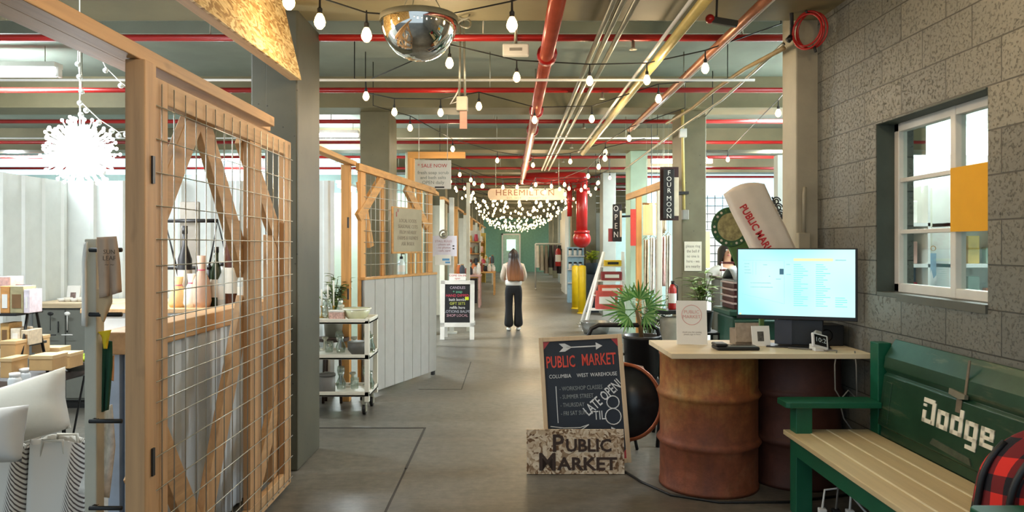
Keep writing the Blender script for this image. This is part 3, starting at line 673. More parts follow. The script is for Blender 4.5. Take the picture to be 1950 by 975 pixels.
# moss bowl
c = at(148, 694, 4.75); o = thing('moss_bowl', 'dark bowl of yellow green moss at the end of the dark table', 'planter', (c.x, 4.75, TZ))
MB().lathe([(.05, 0), (.075, .02), (.085, .06), (.078, .062)], (c.x, 4.75, TZ), 18).build('bowl', mat('dark bowl', '2E2B22', .6), o, True)
mo = MB()
for i in range(40):
    a = RND.random()*6.28; r = .07*math.sqrt(RND.random()); mo.ball((c.x+r*math.cos(a), 4.75+r*math.sin(a), TZ+.07+.02*RND.random()), .02, 6, 4)
mo.build('moss', mat('moss', '8FA02E', .95, var=.3, scale=40), o, True)
# silver small goods
for i, (px, py, Y) in enumerate(((46, 690, 4.2), (28, 700, 4.05))):
    c = at(px, py, Y); o = thing('glass_jar', ['small clear jar with a white lid between kraft boxes', 'small grey jar at the table edge beside the tall kraft box'][i], 'jar', (c.x, Y, TZ), 'jars on the dark table')
    MB().lathe([(.03, 0), (.034, .01), (.034, .07), (.024, .085)], (c.x, Y, TZ), 14).build('jar', mat('frosted jar', 'C9CCCB', .2, var=.1), o, True)
    MB().lathe([(.027, .085), (.027, .105), (0, .105)], (c.x, Y, TZ), 14).build('lid', M_wht, o, True)
# pillow and tote bags in front
def pillow(M, w, h, d, m, o, n=16):
    def fn(s):
        def f(u, v):
            x, y = 2*u-1, 2*v-1; e = (1-abs(x)**2.6)*(1-abs(y)**2.6)
            return (x*w/2*(1-.06*(1-abs(y))), y*h/2*(1-.06*(1-abs(x))), s*d/2*max(0, e)**.45)
        return f
    mb = MB(M); mb.grid(n, n, fn(1)); mb.grid(n, n, fn(-1)); bmesh.ops.remove_doubles(mb.bm, verts=mb.bm.verts, dist=1e-4)
    return mb.build('cushion', m, o, True)
M_pil = mat('off white cotton', 'DED8C8', .9, var=.04, bump=.06)
c = Vector((-2.02, 3.02, .80)); o = thing('pillow', 'plump off white pillow resting on the patterned tote bags', 'pillow', c)
pillow(frame(c, (.93, .12, .30), (-.32, .40, .86)), .40, .27, .15, M_pil, o)
c = Vector((-1.97, 2.74, .775)); o = thing('pillow', 'grey white round bolster overlapping the pillow at the frame edge', 'pillow', c)
pillow(frame(c, (1, .15, .05), (-.1, .35, .93)), .30, .21, .17, mat('grey white cotton', 'D3D1CB', .9, var=.04), o)
M_stripe, nt, b = _new('line patterned canvas')
tcv = _coord(nt, (1, 1, 1), (0, .5, 0)); wv = nt.nodes.new('ShaderNodeTexWave'); wv.inputs['Scale'].default_value = 34; wv.inputs['Distortion'].default_value = .6; wv.inputs['Detail'].default_value = 0
nt.links.new(tcv, wv.inputs['Vector']); mk = _ramp(nt, _noise(nt, _coord(nt, (1, 1, .35)), 5, 0), [(.5, (0, 0, 0, 1)), (.53, (1, 1, 1, 1))])
ln = _ramp(nt, wv.outputs['Fac'], [(.25, (1, 1, 1, 1)), (.45, (0, 0, 0, 1))]); f_ = _mix(nt, 1, ln, mk, 'MULTIPLY')
nt.links.new(_mix(nt, f_, lin('DED8CC'), lin('5A504A')), b.inputs['Base Color']); b.inputs['Roughness'].default_value = .9
st = thing('bag_crate', 'low wooden crate under the patterned totes in the near shop', 'crate', (-2.2, 3.0, 0))
MB().box((-2.6, 2.85, 0), (-1.72, 3.25, .04)).build('base', M_kraft, st)
for y in (2.85, 3.22): MB().box((-2.6, y, .04), (-1.72, y+.02, .14)).build('side', M_kraft, st)
for i, (x0, x1, y, h) in enumerate(((-2.52, -2.20, 2.9, .60), (-2.19, -1.98, 2.90, .62), (-1.975, -1.76, 2.93, .64))):
    o = thing('tote_bag', ['line printed tote bag standing under the grey white bolster', 'line printed tote bag in the middle under the pillow', 'line printed tote bag at the end beside the grey stand'][i], 'bag', ((x0+x1)/2, y+.1, .04), 'printed totes under the pillow')
    def fn(u, v, x0=x0, x1=x1, y=y, h=h):
        a = u*2*math.pi; w = (x1-x0)/2*(1+.06*math.sin(3*v)); d = .11*(1-.5*v)+.01*math.sin(5*a)
        q = .55; cx, sx_ = math.cos(a), math.sin(a)
        return ((x0+x1)/2+w*math.copysign(abs(cx)**q, cx), y+.12+d*math.copysign(abs(sx_)**q, sx_), .042+h*v*(1+.012*math.sin(4*a)))
    MB().grid(32, 10, fn).build('bag', M_stripe, o, True, solid=.004)
    xm = (x0+x1)/2
    for yy in (y+.07, y+.17): MB().tube([(xm-.05, yy, .04+h-.06), (xm-.04, yy, .05+h), (xm+.04, yy, .05+h), (xm+.05, yy, .04+h-.06)], .007, 6).build('handle', M_can, o, True)
# clutter under the table
for i, (x, y, w, h, d, m, lab) in enumerate(((-3.1, 4.55, .34, .30, .25, 'B9B3A4', 'grey woven basket under the dark table'), (-3.5, 4.4, .3, .36, .25, '7D7A6C', 'dark felt bin under the dark table by the wall'))):
    o = thing('storage_basket', lab, 'basket', (x, y, 0)); mm = mat('basket'+m, m, .9, var=.25, scale=50)
    MB().lathe([(w*.4, 0), (w*.5, h), (w*.47, h), (w*.38, .02)], (x, y, 0), 20).build('basket', mm, o, True)
    MB().tube([(x+w*.49*math.cos(a), y+w*.49*math.sin(a), h) for a in [k*.3927 for k in range(16)]], .012, 6, True).build('rim', M_can, o, True)
    for k in range(3): MB().ball((x-.06+.06*k, y, h), .05, 8, 6).build('yarn', mat('yarn%d' % k, ('A53A2E', 'C9C2B2', '5E7C8C')[k], .95), o, True)
# grey cabinets at the back with wood top
M_gcab = mat('warm grey cabinet paint', '6E7068', .6, var=.05)
for k in range(3):
    x0 = -4.35+.62*k
    o = thing('base_cabinet', 'warm grey base cabinet along the ribbed wall, %s from the corner' % ORD[k], 'cabinet', (x0+.3, 6.9, 0), 'grey base cabinets')
    MB().box((x0, 6.7, .08), (x0+.61, 7.22, .92)).build('body', M_gcab, o); MB().box((x0+.02, 6.73, 0), (x0+.59, 7.2, .08)).build('plinth', M_blk2, o)
    for j in range(2):
        d = MB().box((x0+.01+.3*j, 6.68, .1), (x0+.30+.3*j, 6.7, .9)).build('door', M_gcab, o, bevel=.003)
        MB().tube([(x0+.26+.08*j, 6.65, .7), (x0+.26+.08*j, 6.65, .8)], .006, 6).build('handle', M_blk2, d, True)
o = MB().box((-4.36, 6.66, .92), (-2.45, 7.24, .965)).build('worktop', wood('pale worktop', 'CDB896', 'x'), None, bevel=.004); tag(o, 'pale wooden worktop on the warm grey cabinets', 'worktop')
for i, px in enumerate((96, 128)):
    c = at(px, 608, 6.6); o = thing('hanging_ornament', ['black hanging mobile ornament on the cabinet front', 'white hanging mobile ornament on the cabinet front'][i], 'ornament', c); m = M_wht if i else M_blk2
    MB().ball(c+Vector((0, 0, .05)), .022, 8, 6, (1.3, .4, .8)).build('knob', m, o, True)
    MB().tube([c+Vector((0, 0, .05)), c+Vector((0, 0, -.1))], .003, 5).build('string', m, o, True)
    MB().prism([(-.03, -.02), (.03, -.02), (0, .02)], -.004, .004).build('charm', m, o).location += c-Vector(c)+Vector((0, 0, -.1))
    MB().tube([c+Vector((-.05, 0, -.14)), c+Vector((.05, 0, -.14))], .005, 5).build('bar', m, o, True)
c = at(140, 561, 6.9); o = thing('card_print', 'small white framed floral print leaning on the worktop', 'picture', c)
MB(frame(c, (1, 0, 0), (0, .15, 1))).cb((0, .0, 0), (.12, .17, .012)).build('frame', M_wht, o)
MB(frame(c, (1, 0, 0), (0, .15, 1))).cb((0, -.01, .007), (.05, .06, .002)).build('flower', mat('floral ink', '7A6660', .8, var=.4, scale=60), o)
for i in range(4):
    c = at(118+12*i, 577, 6.85); o = thing('soap_dish', 'small white ceramic dish on the worktop, %s from the corner' % ORD[i], 'dish', (c.x, 6.85, .965), 'dishes on the worktop')
    MB().lathe([(.025, 0), (.04, .03+.01*(i % 2)), (.036, .03)], (c.x, 6.85, .965), 12).build('dish', [M_wht, M_can][i % 2], o, True)
tag(MB().cb(at(116, 535, 7.26), (.03, .004, .09)).build('tape_strip', mat('blue tape', '2E78C8', .6)), 'bright blue strip of tape on the ribbed wall corner', 'tape')
# starburst pendant with bead garland
c = at(152, 290, 4.6); o = thing('starburst_pendant', 'glowing white starburst pendant light of many small petals', 'pendant light', c)
rr = .225; sp = MB(); N = 230
for i in range(N):
    ph = math.acos(1-2*(i+.5)/N); th = math.pi*(1+5**.5)*i; d = Vector((math.cos(th)*math.sin(ph), math.sin(th)*math.sin(ph), math.cos(ph)))
    r = rr*(.70+.30*RND.random()); sp.tube([c+d*.03, c+d*r], [.003, .004], 4); e = c+d*r; sp.ball(e, .012, 6, 4)
sp.build('petals', emis('glowing petals', 'FFFFFF', 2.2), o, True)
MB().ball(c, .10, 16, 10).build('core', emis('glowing core', 'FFFDF4', 5.0), o, True)
MB().tube([c+Vector((0, 0, .1)), Vector((c.x, c.y, ZC))], .004, 6).build('cord', M_wht, o, True)
lamp('pendant_lamp', 'POINT', c+Vector((0, 0, -.32)), 40, (.95, .97, 1), o, .12)
g_ = thing('bead_garland', 'garland of clear glass balls hanging by the starburst pendant', 'garland', at(150, 70, 4.5))
M_gb = mat('clear glass ball', 'DDE6E6', .08, .3, var=.05)
pts = [at(150, 72, 4.5), at(148, 116, 4.5), at(151, 140, 4.5), at(155, 168, 4.5), at(152, 190, 4.5), at(154, 212, 4.5)]
pts2 = [at(150, 72, 4.5), at(185, 95, 4.5), at(201, 128, 4.5), at(230, 157, 4.5), at(262, 180, 4.5)]
pts3 = [at(155, 195, 4.5), at(164, 204, 4.5), at(188, 227, 4.5), at(213, 243, 4.5), at(226, 252, 4.5), at(240, 250, 4.5)]
for ps in (pts, pts2, pts3):
    MB().tube(ps, .003, 5).build('strand', M_wht, g_, True)
    for p in ps[1:]: MB().ball(p-Vector((0, 0, .02)), .017, 10, 7).build('glass_ball', M_gb, g_, True)
M_pale = mat('pale wall panel', 'D9D6C6', .7, var=.05)
# ================================================================ goods seen through the gate
SX0, SX1, SY0, SY1, SZ = -2.75, -1.86, 4.75, 5.30, 1.08
t = thing('display_counter', 'white display counter behind the corrugated counter, crowded with bottles', 'counter', (-2.3, 5.0, 0))
MB().box((SX0, SY0, 0), (SX1, SY1, SZ-.03)).build('body', M_wht, t); MB().box((SX0-.02, SY0-.02, SZ-.03), (SX1+.02, SY1+.02, SZ)).build('top', M_wy2, t, bevel=.004)
t = thing('ladder_riser', 'black metal ladder-shaped riser standing on the white display counter', 'shelf', (-2.2, 5.05, SZ))
fr = MB()
for x in (-2.42, -2.05): fr.tube([(x-.09, 5.1, SZ), (x, 5.15, SZ+.58), (x+.11, 5.22, SZ)], .013, 8)
fr.tube([(-2.42, 5.15, SZ+.58), (-2.05, 5.15, SZ+.58)], .013, 8); fr.tube([(-2.46, 5.12, SZ+.25), (-2.0, 5.15, SZ+.25)], .012, 8); fr.build('frame', M_blk2, t, True)
def bottle(px, ytop, ybot, Y, r, lab, m, cap=None, neck=.35, z=None, group='bottles and jars behind the gate', name='bottle'):
    c = at(px, ybot, Y); z0 = z if z is not None else c.z; h = at(px, ytop, Y).z-z0
    o = thing(name, lab, 'bottle', (c.x, Y, z0), group)
    MB().lathe([(r*.96, 0), (r, .01), (r, h*.58), (r*neck, h*.76), (r*neck, h*.93)], (c.x, Y, z0), 16).build('body', m, o, True)
    MB().lathe([(r*neck*1.15, h*.9), (r*neck*1.15, h), (0, h)], (c.x, Y, z0), 14).build('cap', cap or M_blk2, o, True)
    MB().lathe([(r*1.01, h*.15), (r*1.01, h*.45)], (c.x, Y, z0), 16, cap=False).build('paper_label', M_can, o, True); return o
M_amb = mat('amber glass', '4A2716', .15, var=.1); M_grn = mat('dark green glass', '22301C', .15); M_ltg = mat('pale glass', 'C6C8C0', .15)
for px, yt, r, m, lab in ((352, 430, .045, M_blk2, 'tall black bottle at the gate stile end of the display counter'), (412, 470, .04, M_grn, 'short dark green bottle under the black ladder riser'), (424, 498, .04, M_ltg, 'squat pale bottle beside the tall brown one'), (443, 420, .05, M_amb, 'tall brown cylinder bottle topped in tan on the display counter'), (398, 505, .035, M_blk2, 'short black bottle in the row behind the wire mesh'), (376, 512, .035, M_amb, 'short amber bottle behind the wire mesh'), (462, 500, .04, M_ltg, 'pale round bottle near the braces')):
    bottle(px, yt, 575, 4.95, r, lab, m, z=SZ, neck=.9 if px == 443 else .35, cap=mat('tan lid', 'B98A55', .6) if px == 443 else None)
for i, (px, w, d, c_, lab) in enumerate(((384, .10, .34, 'C8A58E', 'pinkish cloth doll-like bag on the display counter'), (365, .09, .22, 'E7E0CE', 'cream cloth pouch on the display counter'), (340, .1, .2, 'D9B47A', 'tan cloth pouch next to the gate stile'))):
    c = at(px, 575, 4.86); o = thing('cloth_pouch', lab, 'pouch', (c.x, 4.86, SZ), 'cloth pouches behind the gate')
    MB().lathe([(w*.5, 0), (w*.6, d*.12), (w*.5, d*.5), (w*.2, d*.72), (w*.28, d)], (c.x, 4.86, SZ), 14, cap=False).build('pouch', mat('pouch'+c_, c_, .9, var=.1, bump=.1), o, True, solid=.004)
    MB().tube([(c.x+w*.2*math.cos(a), 4.86+w*.2*math.sin(a), SZ+d*.72) for a in [k*.6283 for k in range(10)]], .006, 6, True).build('tie', mat('pink ribbon', 'D85A78', .7), o, True)
o = thing('picture_frame', 'slanted white frame with a beige print leaning behind the bottles', 'picture', at(474, 500, 5.2))
M = frame(at(476, 520, 5.2), (1, .1, 0), (-.3, .1, 1)); MB(M).cb((0, 0, 0), (.13, .42, .02)).build('frame', M_wht, o, bevel=.004); MB(M).cb((0, 0, .011), (.09, .36, .004)).build('print', mat('olive print', '9A8650', .8, var=.4, scale=14), o)
o = thing('grey_lamp_shade', 'grey fabric board standing on the display counter by the diagonal brace', 'board', at(350, 420, 5.25))
MB().box((-2.36, 5.24, SZ), (-2.22, 5.27, SZ+.72)).build('panel', mat('grey felt', '8A867C', .95), o, bevel=.01); MB().box((-2.4, 5.2, SZ), (-2.18, 5.3, SZ+.02)).build('foot', M_wy2, o)
# ================================================================ second stall, left
M_f2 = wood('bright fir upright', 'D39A57', 'z'); M_f2y = wood('bright fir along', 'C99352', 'y'); M_f2x = wood('bright fir across', 'C99352', 'x')
LA, LB = (-1.42, 7.07), (-.87, 8.49)
def lp(px, py): return on(px, py, LA, LB)
t = thing('stall_post_frame', 'bright fir corner post and header beam of the second stall', 'frame', (-1.6, 7.05, 0))
p0 = at(653, 600, 7.08).x; p1 = at(669, 600, 7.08).x
MB().box((p0, 7.0, 0), (p1, 7.085, 2.26)).build('post', M_f2, t, bevel=.004)
MB().bar((p0+.03, 5.5, 2.265), (p1-.01, 7.2, 2.285), .085, .045).build('header', M_f2y, t, bevel=.004)
g2 = thing('stall_gate', 'open stall gate of grey boards below and fir braces with wire above', 'gate', (-1.1, 7.8, 0))
LU = (Vector((LB[0], LB[1], 0))-Vector((LA[0], LA[1], 0))).normalized(); LN = Vector((LU.y, -LU.x, 0))
def pts_leaf(px, py, off=0): return lp(px, py)+LN*off
L = (Vector(LB)-Vector(LA)).length
Ml = Matrix((( LU.x, 0, LN.x, LA[0]), (LU.y, 0, LN.y, LA[1]), (0, 1, 0, 0), (0, 0, 0, 1)))    # local x along, y up, z toward the aisle
M_gb2 = mat('pale grey boards', 'B3B0AC', .55, var=.05)
mb = MB(Ml); nb = 8
for i in range(nb): mb.box((L*i/nb+.003, .05, 0), (L*(i+1)/nb-.003, 1.155, .02))
mb.build('board_panel', M_gb2, g2, bevel=.004)
MB(Ml).box((0, .06, -.012), (L, 1.15, -.001)).build('backing', mat('dark seam', '6B6965', .7), g2)
MB(Ml).box((-.01, 1.155, -.05), (L, 1.18, .03)).build('cap_rail', M_f2y, g2, bevel=.003)
MB(Ml).box((0, .0, -.03), (.05, .05, .0)).box((L-.05, 0, -.03), (L, .05, 0)).build('feet', M_blk2, g2)
def lbar(a, b_, w, nm, m, off=0): MB().bar(lp(*a)+LN*off, lp(*b_)+LN*off, .04, w, (0, 0, 1)).build(nm, m, g2, bevel=.003)
MB(Ml).box((.0, .05, -.06), (.085, 2.25, -.02)).build('stile', M_f2, g2, bevel=.003)
MB(Ml).box((L-.11, 1.18, -.06), (L-.02, 2.12, -.02)).build('stile', M_f2, g2, bevel=.003)
MB(Ml).box((.40, 1.18, -.06), (.46, 2.18, -.025)).build('middle_stile', M_f2, g2, bevel=.003)
lbar((684, 317), (830, 364), .07, 'top_rail', M_f2y, -.02)
lbar((733, 340), (688, 415), .10, 'brace', M_f2y, -.035); lbar((696, 345), (716, 470), .08, 'brace', M_f2, -.065); lbar((778, 357), (818, 432), .10, 'brace', M_f2y, -.035)
mw = MB(Ml)
for i in range(16): mw.tube([(.09+.085*i, 1.18, -.018), (.09+.085*i, 2.18-.06*i/16, -.018)], .0035, 5)
for i in range(8): mw.tube([(.05, 1.3+.11*i, -.014), (L-.05, 1.3+.11*i, -.014)], .0035, 5)
mw.build('wire_mesh', M_wire, g2, True)
p = lp(670, 424); MB().cb(p+Vector((-.03, -.02, 0)), (.012, .03, .1)).build('hinge', M_blk2, g2); p = lp(670, 560); MB().cb(p+Vector((-.03, -.02, 0)), (.012, .03, .1)).build('hinge', M_blk2, g2)
# menu board on the gate
o = thing('notice_board', 'brown paper notice with faint handwriting in a thin frame on the stall gate', 'sign', lp(770, 437)+LN*.03)
a, b_ = lp(741, 393), lp(798, 482); M = frame((a+b_)/2+LN*.03, LU, (0, 0, 1)); w = (b_-a).length
w = abs((b_-a).dot(LU)); h = abs(a.z-b_.z)
MB(M).cb((0, 0, 0), (w, h, .015)).build('frame', M_f2x, o, bevel=.003); MB(M).cb((.005, .005, .009), (w-.04, h-.03, .004)).build('paper', mat('brown paper', 'A79C86', .85, var=.05), o)
text('handwriting', 'LOCAL FOODS\nSEASONAL CUTS\nFROM NEARBY\nFARMS & FRIENDS\nASK INSIDE', M @ Matrix.Translation((0, -.02, .012)), .055, mat('faint ink', '85796A', .9), o, .0005, line=1.1)
MB(M).cb((-w*.38, h*.34, .013), (.012, .05, .002)).cb((-w*.33, h*.42, .013), (.012, .03, .002)).build('red_marks', M_red, o)
# sanitiser on the cap
q = lp(766, 522); o = thing('sanitizer_bottle', 'clear pump sanitizer bottle with a black top on the stall gate rail', 'bottle', (q.x-.03, q.y, 1.18)); q = Vector((q.x-.01, q.y, 1.18))
MB().lathe([(.036, 0), (.038, .01), (.038, .13), (.02, .16), (.016, .17)], q, 16).build('body', mat('clear blue gel', 'CFE3E6', .15, var=.05), o, True)
MB().lathe([(.018, .165), (.018, .19), (.006, .195), (.006, .225), (0, .225)], q, 12).tube([q+Vector((0, 0, .22)), q+Vector((.035, 0, .22))], .006, 6).build('pump', M_blk2, o, True)
MB().lathe([(.0385, .03), (.0385, .1)], q, 16, cap=False).build('label_band', M_wht, o, True)
# cart
M_cart = mat('cream cart paint', 'E2DFD2', .45, var=.04)
cx0, cx1, cy0, cy1 = -2.05, -1.235, 6.42, 6.86
t = thing('service_cart', 'cream three-shelf cart on black casters crowded with glassware', 'cart', (-1.65, 6.64, 0))
for z, nm in ((.80, 'top_shelf'), (.49, 'middle_shelf'), (.165, 'bottom_shelf')):
    MB().box((cx0, cy0, z), (cx1, cy1, z+.02)).box((cx0, cy0, z), (cx1, cy0+.012, z+.045)).box((cx1-.012, cy0, z), (cx1, cy1, z+.045)).box((cx0, cy1-.012, z), (cx1, cy1, z+.045)).build(nm, M_cart, t, bevel=.004)
for x in (cx0+.02, cx1-.02):
    for y in (cy0+.02, cy1-.02): MB().box((x-.02, y-.02, .12), (x+.02, y+.02, .83)).build('upright', M_cart, t, bevel=.003)
for x in (cx0+.05, cx1-.05):
    for y in (cy0+.05, cy1-.05):
        o = MB().lathe([(.012, .085), (.02, .09), (.02, .165)], (x, y, 0), 10).box((x-.02, y-.03, .03), (x-.013, y+.03, .09)).box((x+.013, y-.03, .03), (x+.02, y+.03, .09)).build('caster', M_steel, t)
        MB(Matrix.Translation((x, y+.01, .05)) @ Matrix.Rotation(math.pi/2, 4, 'Y')).lathe([(.015, -.012), (.05, -.012), (.05, .012), (.015, .012)], n=18).build('wheel', M_blk2, o, True)
M_gl = glass('drink glass', 'E9EFEA', .16)
kinds = [('wine_glass', [(.032, 0), (.032, .004), (.005, .008), (.005, .07), (.028, .09), (.036, .13), (.03, .17)]), ('tumbler', [(.028, 0), (.034, .01), (.038, .10)]), ('candle_holder', [(.04, 0), (.015, .02), (.012, .09), (.028, .1), (.028, .115)]), ('glass_vase', [(.035, 0), (.045, .05), (.02, .11), (.028, .16)])]
protos = {}
cnt = {}
SHN = {.845: 'top', .51: 'middle', .185: 'bottom'}
for z in (.82, .51, .185):
    for i in range(11):
        x = cx0+.1+.062*i+.02*RND.random()+.06; y = cy0+.08+(.26 if i % 2 else .06)+.03*RND.random()
        if z == .82 and x > -1.48: continue
        nm, pf = kinds[(i*3+int(z*10)) % 4]; sn = {.82: 'top', .51: 'middle', .185: 'bottom'}[z]
        k = cnt[(nm, sn)] = cnt.get((nm, sn), 0)+1
        lab = 'clear %s on the %s shelf of the cream cart' % (nm.replace('_', ' '), sn)
        if nm not in protos:
            o = thing(nm, lab, 'glass', (x, y, z+.021), 'clear %ss on the %s cart shelf' % (nm.replace('_', ' '), sn)); local(o)
            MB().lathe(pf, n=14, cap=False).build('bowl', M_gl if nm != 'candle_holder' else mat('smoked glass', 'B9B4A2', .12, var=.1), o, True, solid=.003); protos[nm] = o
        else:
            o = dup(protos[nm], (x, y, z+.021), 0, lab, 'clear %ss on the %s cart shelf' % (nm.replace('_', ' '), sn))
o = thing('grey_canister', 'matte grey canister on the bottom shelf of the cream cart', 'canister', (-1.62, 6.5, .185)); MB().lathe([(.065, 0), (.07, .005), (.07, .15)], (-1.62, 6.5, .186), 20).build('body', mat('matte grey', '6E6C68', .6), o, True); MB().lathe([(.074, .15), (.074, .17), (0, .175)], (-1.62, 6.5, .186), 20).build('lid', mat('matte grey lid', '5A5855', .6), o, True)
o = thing('grey_dish_stack', 'stack-like dark grey bowl on the middle shelf of the cream cart', 'bowl', (-1.36, 6.55, .51)); MB().lathe([(.05, 0), (.09, .05), (.095, .12), (.09, .12)], (-1.36, 6.56, .512), 20).build('bowl', mat('dark stoneware', '54524E', .5), o, True); MB().lathe([(.051, -.001), (.051, .01)], (-1.36, 6.56, .513), 20).build('foot', M_gcab, o, True)
o = thing('serving_bowl', 'wide pale green glass bowl on the cart top', 'bowl', (-1.38, 6.6, .822)); MB().lathe([(.07, 0), (.10, .03), (.13, .10), (.124, .10), (.095, .035), (0, .012)], (-1.38, 6.6, .823), 24).build('bowl', mat('pale green glass', 'C9C9A8', .2, var=.05), o, True); MB().lathe([(.132, .095), (.132, .104), (.122, .104)], (-1.38, 6.6, .823), 24, cap=False).build('rim', M_cart, o, True)
o = thing('photo_stand', 'pink patterned card box on the cart top', 'box', (-1.55, 6.5, .822)); MB().box((-1.60, 6.47, .822), (-1.47, 6.55, .91)).build('body', mat('pink patterned card', 'C9A59A', .7, var=.35, scale=60), o, bevel=.003); MB().box((-1.603, 6.467, .9), (-1.467, 6.553, .915)).build('lid', M_wht, o, bevel=.003)
for i in range(3):
    o = thing('taper_candle', 'pale taper candle in a brass stick on the cart top, %s from the column' % ORD[i], 'candle', (-1.74+.055*i, 6.78, .822), 'taper candles')
    MB().lathe([(.03, 0), (.03, .006), (.006, .012), (.006, .09), (.014, .1), (.014, .11)], (-1.74+.055*i, 6.78, .822), 12).build('stick', mat('brass', 'B08D4A', .3, .8), o, True)
    MB().lathe([(.008, .1), (.007, .26+.04*i), (0, .265+.04*i)], (-1.74+.055*i, 6.78, .822), 8).build('candle', M_cart, o, True)
# plant behind cart
def leafblade(mb, base, tip, w, droop=.1, n=6, up=Vector((0, 0, 1))):
    base, tip = Vector(base), Vector(tip); d = tip-base; s = d.cross(up)
    s = s.normalized() if s.length > 1e-4 else Vector((1, 0, 0)); prev = None
    for i in range(n+1):
        f = i/n; c = base+d*f-up*droop*d.length*f*f; ww = w*math.sin(math.pi*min(.97, .08+.9*f))**.8
        fold = up*ww*.25
        row = [mb.v(c-s*ww+fold), mb.v(c), mb.v(c+s*ww+fold)]
        if prev:
            mb.face([prev[0], prev[1], row[1], row[0]]); mb.face([prev[1], prev[2], row[2], row[1]])
        prev = row
def bushy(name, lab, c, R_, h, n, m, potm, pr, ph, cat='plant', w=.025, ln=.09, potc=None):
    c = Vector(c); o = thing(name, lab, cat, c)
    MB().lathe([(pr*.75, 0), (pr, ph*.95), (pr, ph), (pr*.9, ph), (pr*.85, ph*.85)], c, 20).build('pot', potm, o, True)
    MB().lathe([(pr*.88, ph*.84), (pr*.88, ph*.88), (0, ph*.9)], c, 16).build('soil', mat('soil', '33261B', .95), o)
    sm = MB(); lm = MB(); top = c+Vector((0, 0, ph*.88))
    for i in range(n):
        a = RND.random()*6.28; r = R_*math.sqrt(RND.random()); e = top+Vector((r*math.cos(a), r*math.sin(a), h*(.35+.65*RND.random())))
        mid = top*.5+e*.5+Vector((0, 0, h*.12)); sm.tube([top+(e-top)*.02, mid, e], .0035, 5)
        for j in range(5):
            q = mid+(e-mid)*(j/4); b_ = RND.random()*6.28; d = Vector((math.cos(b_), math.sin(b_), .4*RND.random()))*ln*(.7+.6*RND.random())
            leafblade(lm, q, q+d, w, .15, 4)
    sm.build('stems', mat('green stem', '5B6B34', .7), o, True); lm.build('leaves', m, o, True); return o
bushy('potted_plant', 'leafy green plant in a grey stone pot behind the near column by the cart', (-1.68, 6.98, .62), .17, .38, 24, mat('mottled leaf', '6B7F3E', .55, var=.35, scale=20), mat('grey stone pot', '8D887A', .8, var=.15), .10, .24, w=.022, ln=.08)
o = thing('plant_stool', 'dark wooden stool under the grey stone pot behind the cart', 'stool', (-1.68, 6.98, 0)); MB().lathe([(.15, .585), (.15, .618)], (-1.68, 6.98, 0), 24).build('seat', M_dkw, o, bevel=.003)
for a in (.78, 2.36, 3.93, 5.5): MB().tube([(-1.68+.1*math.cos(a), 6.98+.07*math.sin(a), .59), (-1.68+.12*math.cos(a), 6.98+.075*math.sin(a), 0)], .014, 8).build('leg', M_dkw, o, True)
# hanging white sign
M_redink = mat('red ink', 'C8353A', .8); M_grink = mat('grey ink', '8D9590', .8); M_paper = mat('white sign board', 'F0EEE8', .6, var=.02)
Y = 9.4; a, b_ = at(791, 305, Y), at(859, 360, Y); c = (a+b_)/2; w, h = b_.x-a.x, a.z-b_.z
o = thing('hanging_sign', 'white hanging sign with red and grey handwriting and black marker clips', 'sign', c); M = frame(c, (1, 0, 0), (0, 0, 1))
MB(M).cb((0, 0, 0), (w, h, .02)).build('board', M_paper, o, bevel=.004)
text('red_heading', '* SALE NOW', M @ Matrix.Translation((-.01, h*.30, .0115)), .066, M_redink, o, .0005)
text('handwriting', 'fresh soap scrub\nand bath salts\nOPEN daily', M @ Matrix.Translation((0, -.04, .0115)), .06, M_grink, o, .0005, line=1.05)
MB(M).cb((w*.18, -h*.44, .012), (.12, .018, .01)).build('marker_pen', M_blk2, o); MB(M).cb((-w*.24, -h*.44, .012), (.035, .02, .01)).build('marker_clip', M_blk2, o)
for dx in (-w*.4, w*.4): MB().tube([c+Vector((dx, 0, h/2)), Vector((c.x+dx, Y, ZC))], .004, 5).build('cord', M_wht, o, True)
# portal frame
t = thing('wooden_portal', 'tall pale wooden portal frame beside the aisle behind the white hanging sign', 'frame', (-1.2, 10.1, 0))
Y = 10.1; x0, x1 = at(776, 300, Y).x, at(872, 300, Y).x; zt = at(800, 289, Y).z
MB().box((x0, Y, 0), (x0+.09, Y+.09, zt)).build('post', M_f2, t, bevel=.004); MB().box((x1-.06+.02, Y+2.6, 0), (x1+.02, Y+2.66, zt-.2)).build('post', M_pale, t, bevel=.004)
MB().box((x0, Y-.002, zt-.09), (x1+.1, Y+.088, zt)).build('header', M_f2x, t, bevel=.004)
# clipboard
Y = 12.4; M_pur = mat('pale lilac sheet', 'E4E0EC', .7, var=.03)
a, b_ = at(824, 449, Y), at(870, 488, Y); c = (a+b_)/2; w, h = b_.x-a.x, a.z-b_.z
o = thing('clipboard_sign', 'white list held by a big round metal clip on a pale post', 'sign', c); M = frame(c, (1, 0, 0), (0, 0, 1))
MB(M).cb((0, 0, 0), (w, h, .012)).build('sheet', M_pur, o); MB(M).cb((-.03, -h*.68, .004), (w*.66, h*.5, .008)).build('lower_sheet', M_paper, o)
MB(M).cb((.02, -h*.66, .0095), (w*.3, .035, .002)).cb((.05, -h*.80, .0095), (w*.2, .03, .002)).build('blue_print', mat('sky blue print', '69A6D6', .7), o)
text('list', 'STALL RULES\n- please ask\n- no photos\n- cash, card', M @ Matrix.Translation((-.02, 0, .0075)), .05, mat('rose ink', 'A5707C', .8), o, .0005, line=1.05)
for k in range(2): MB(M).cb((w*.36, .0-.045*k, .008), (.03, .02, .002)).build('black_square', M_blk2, o)
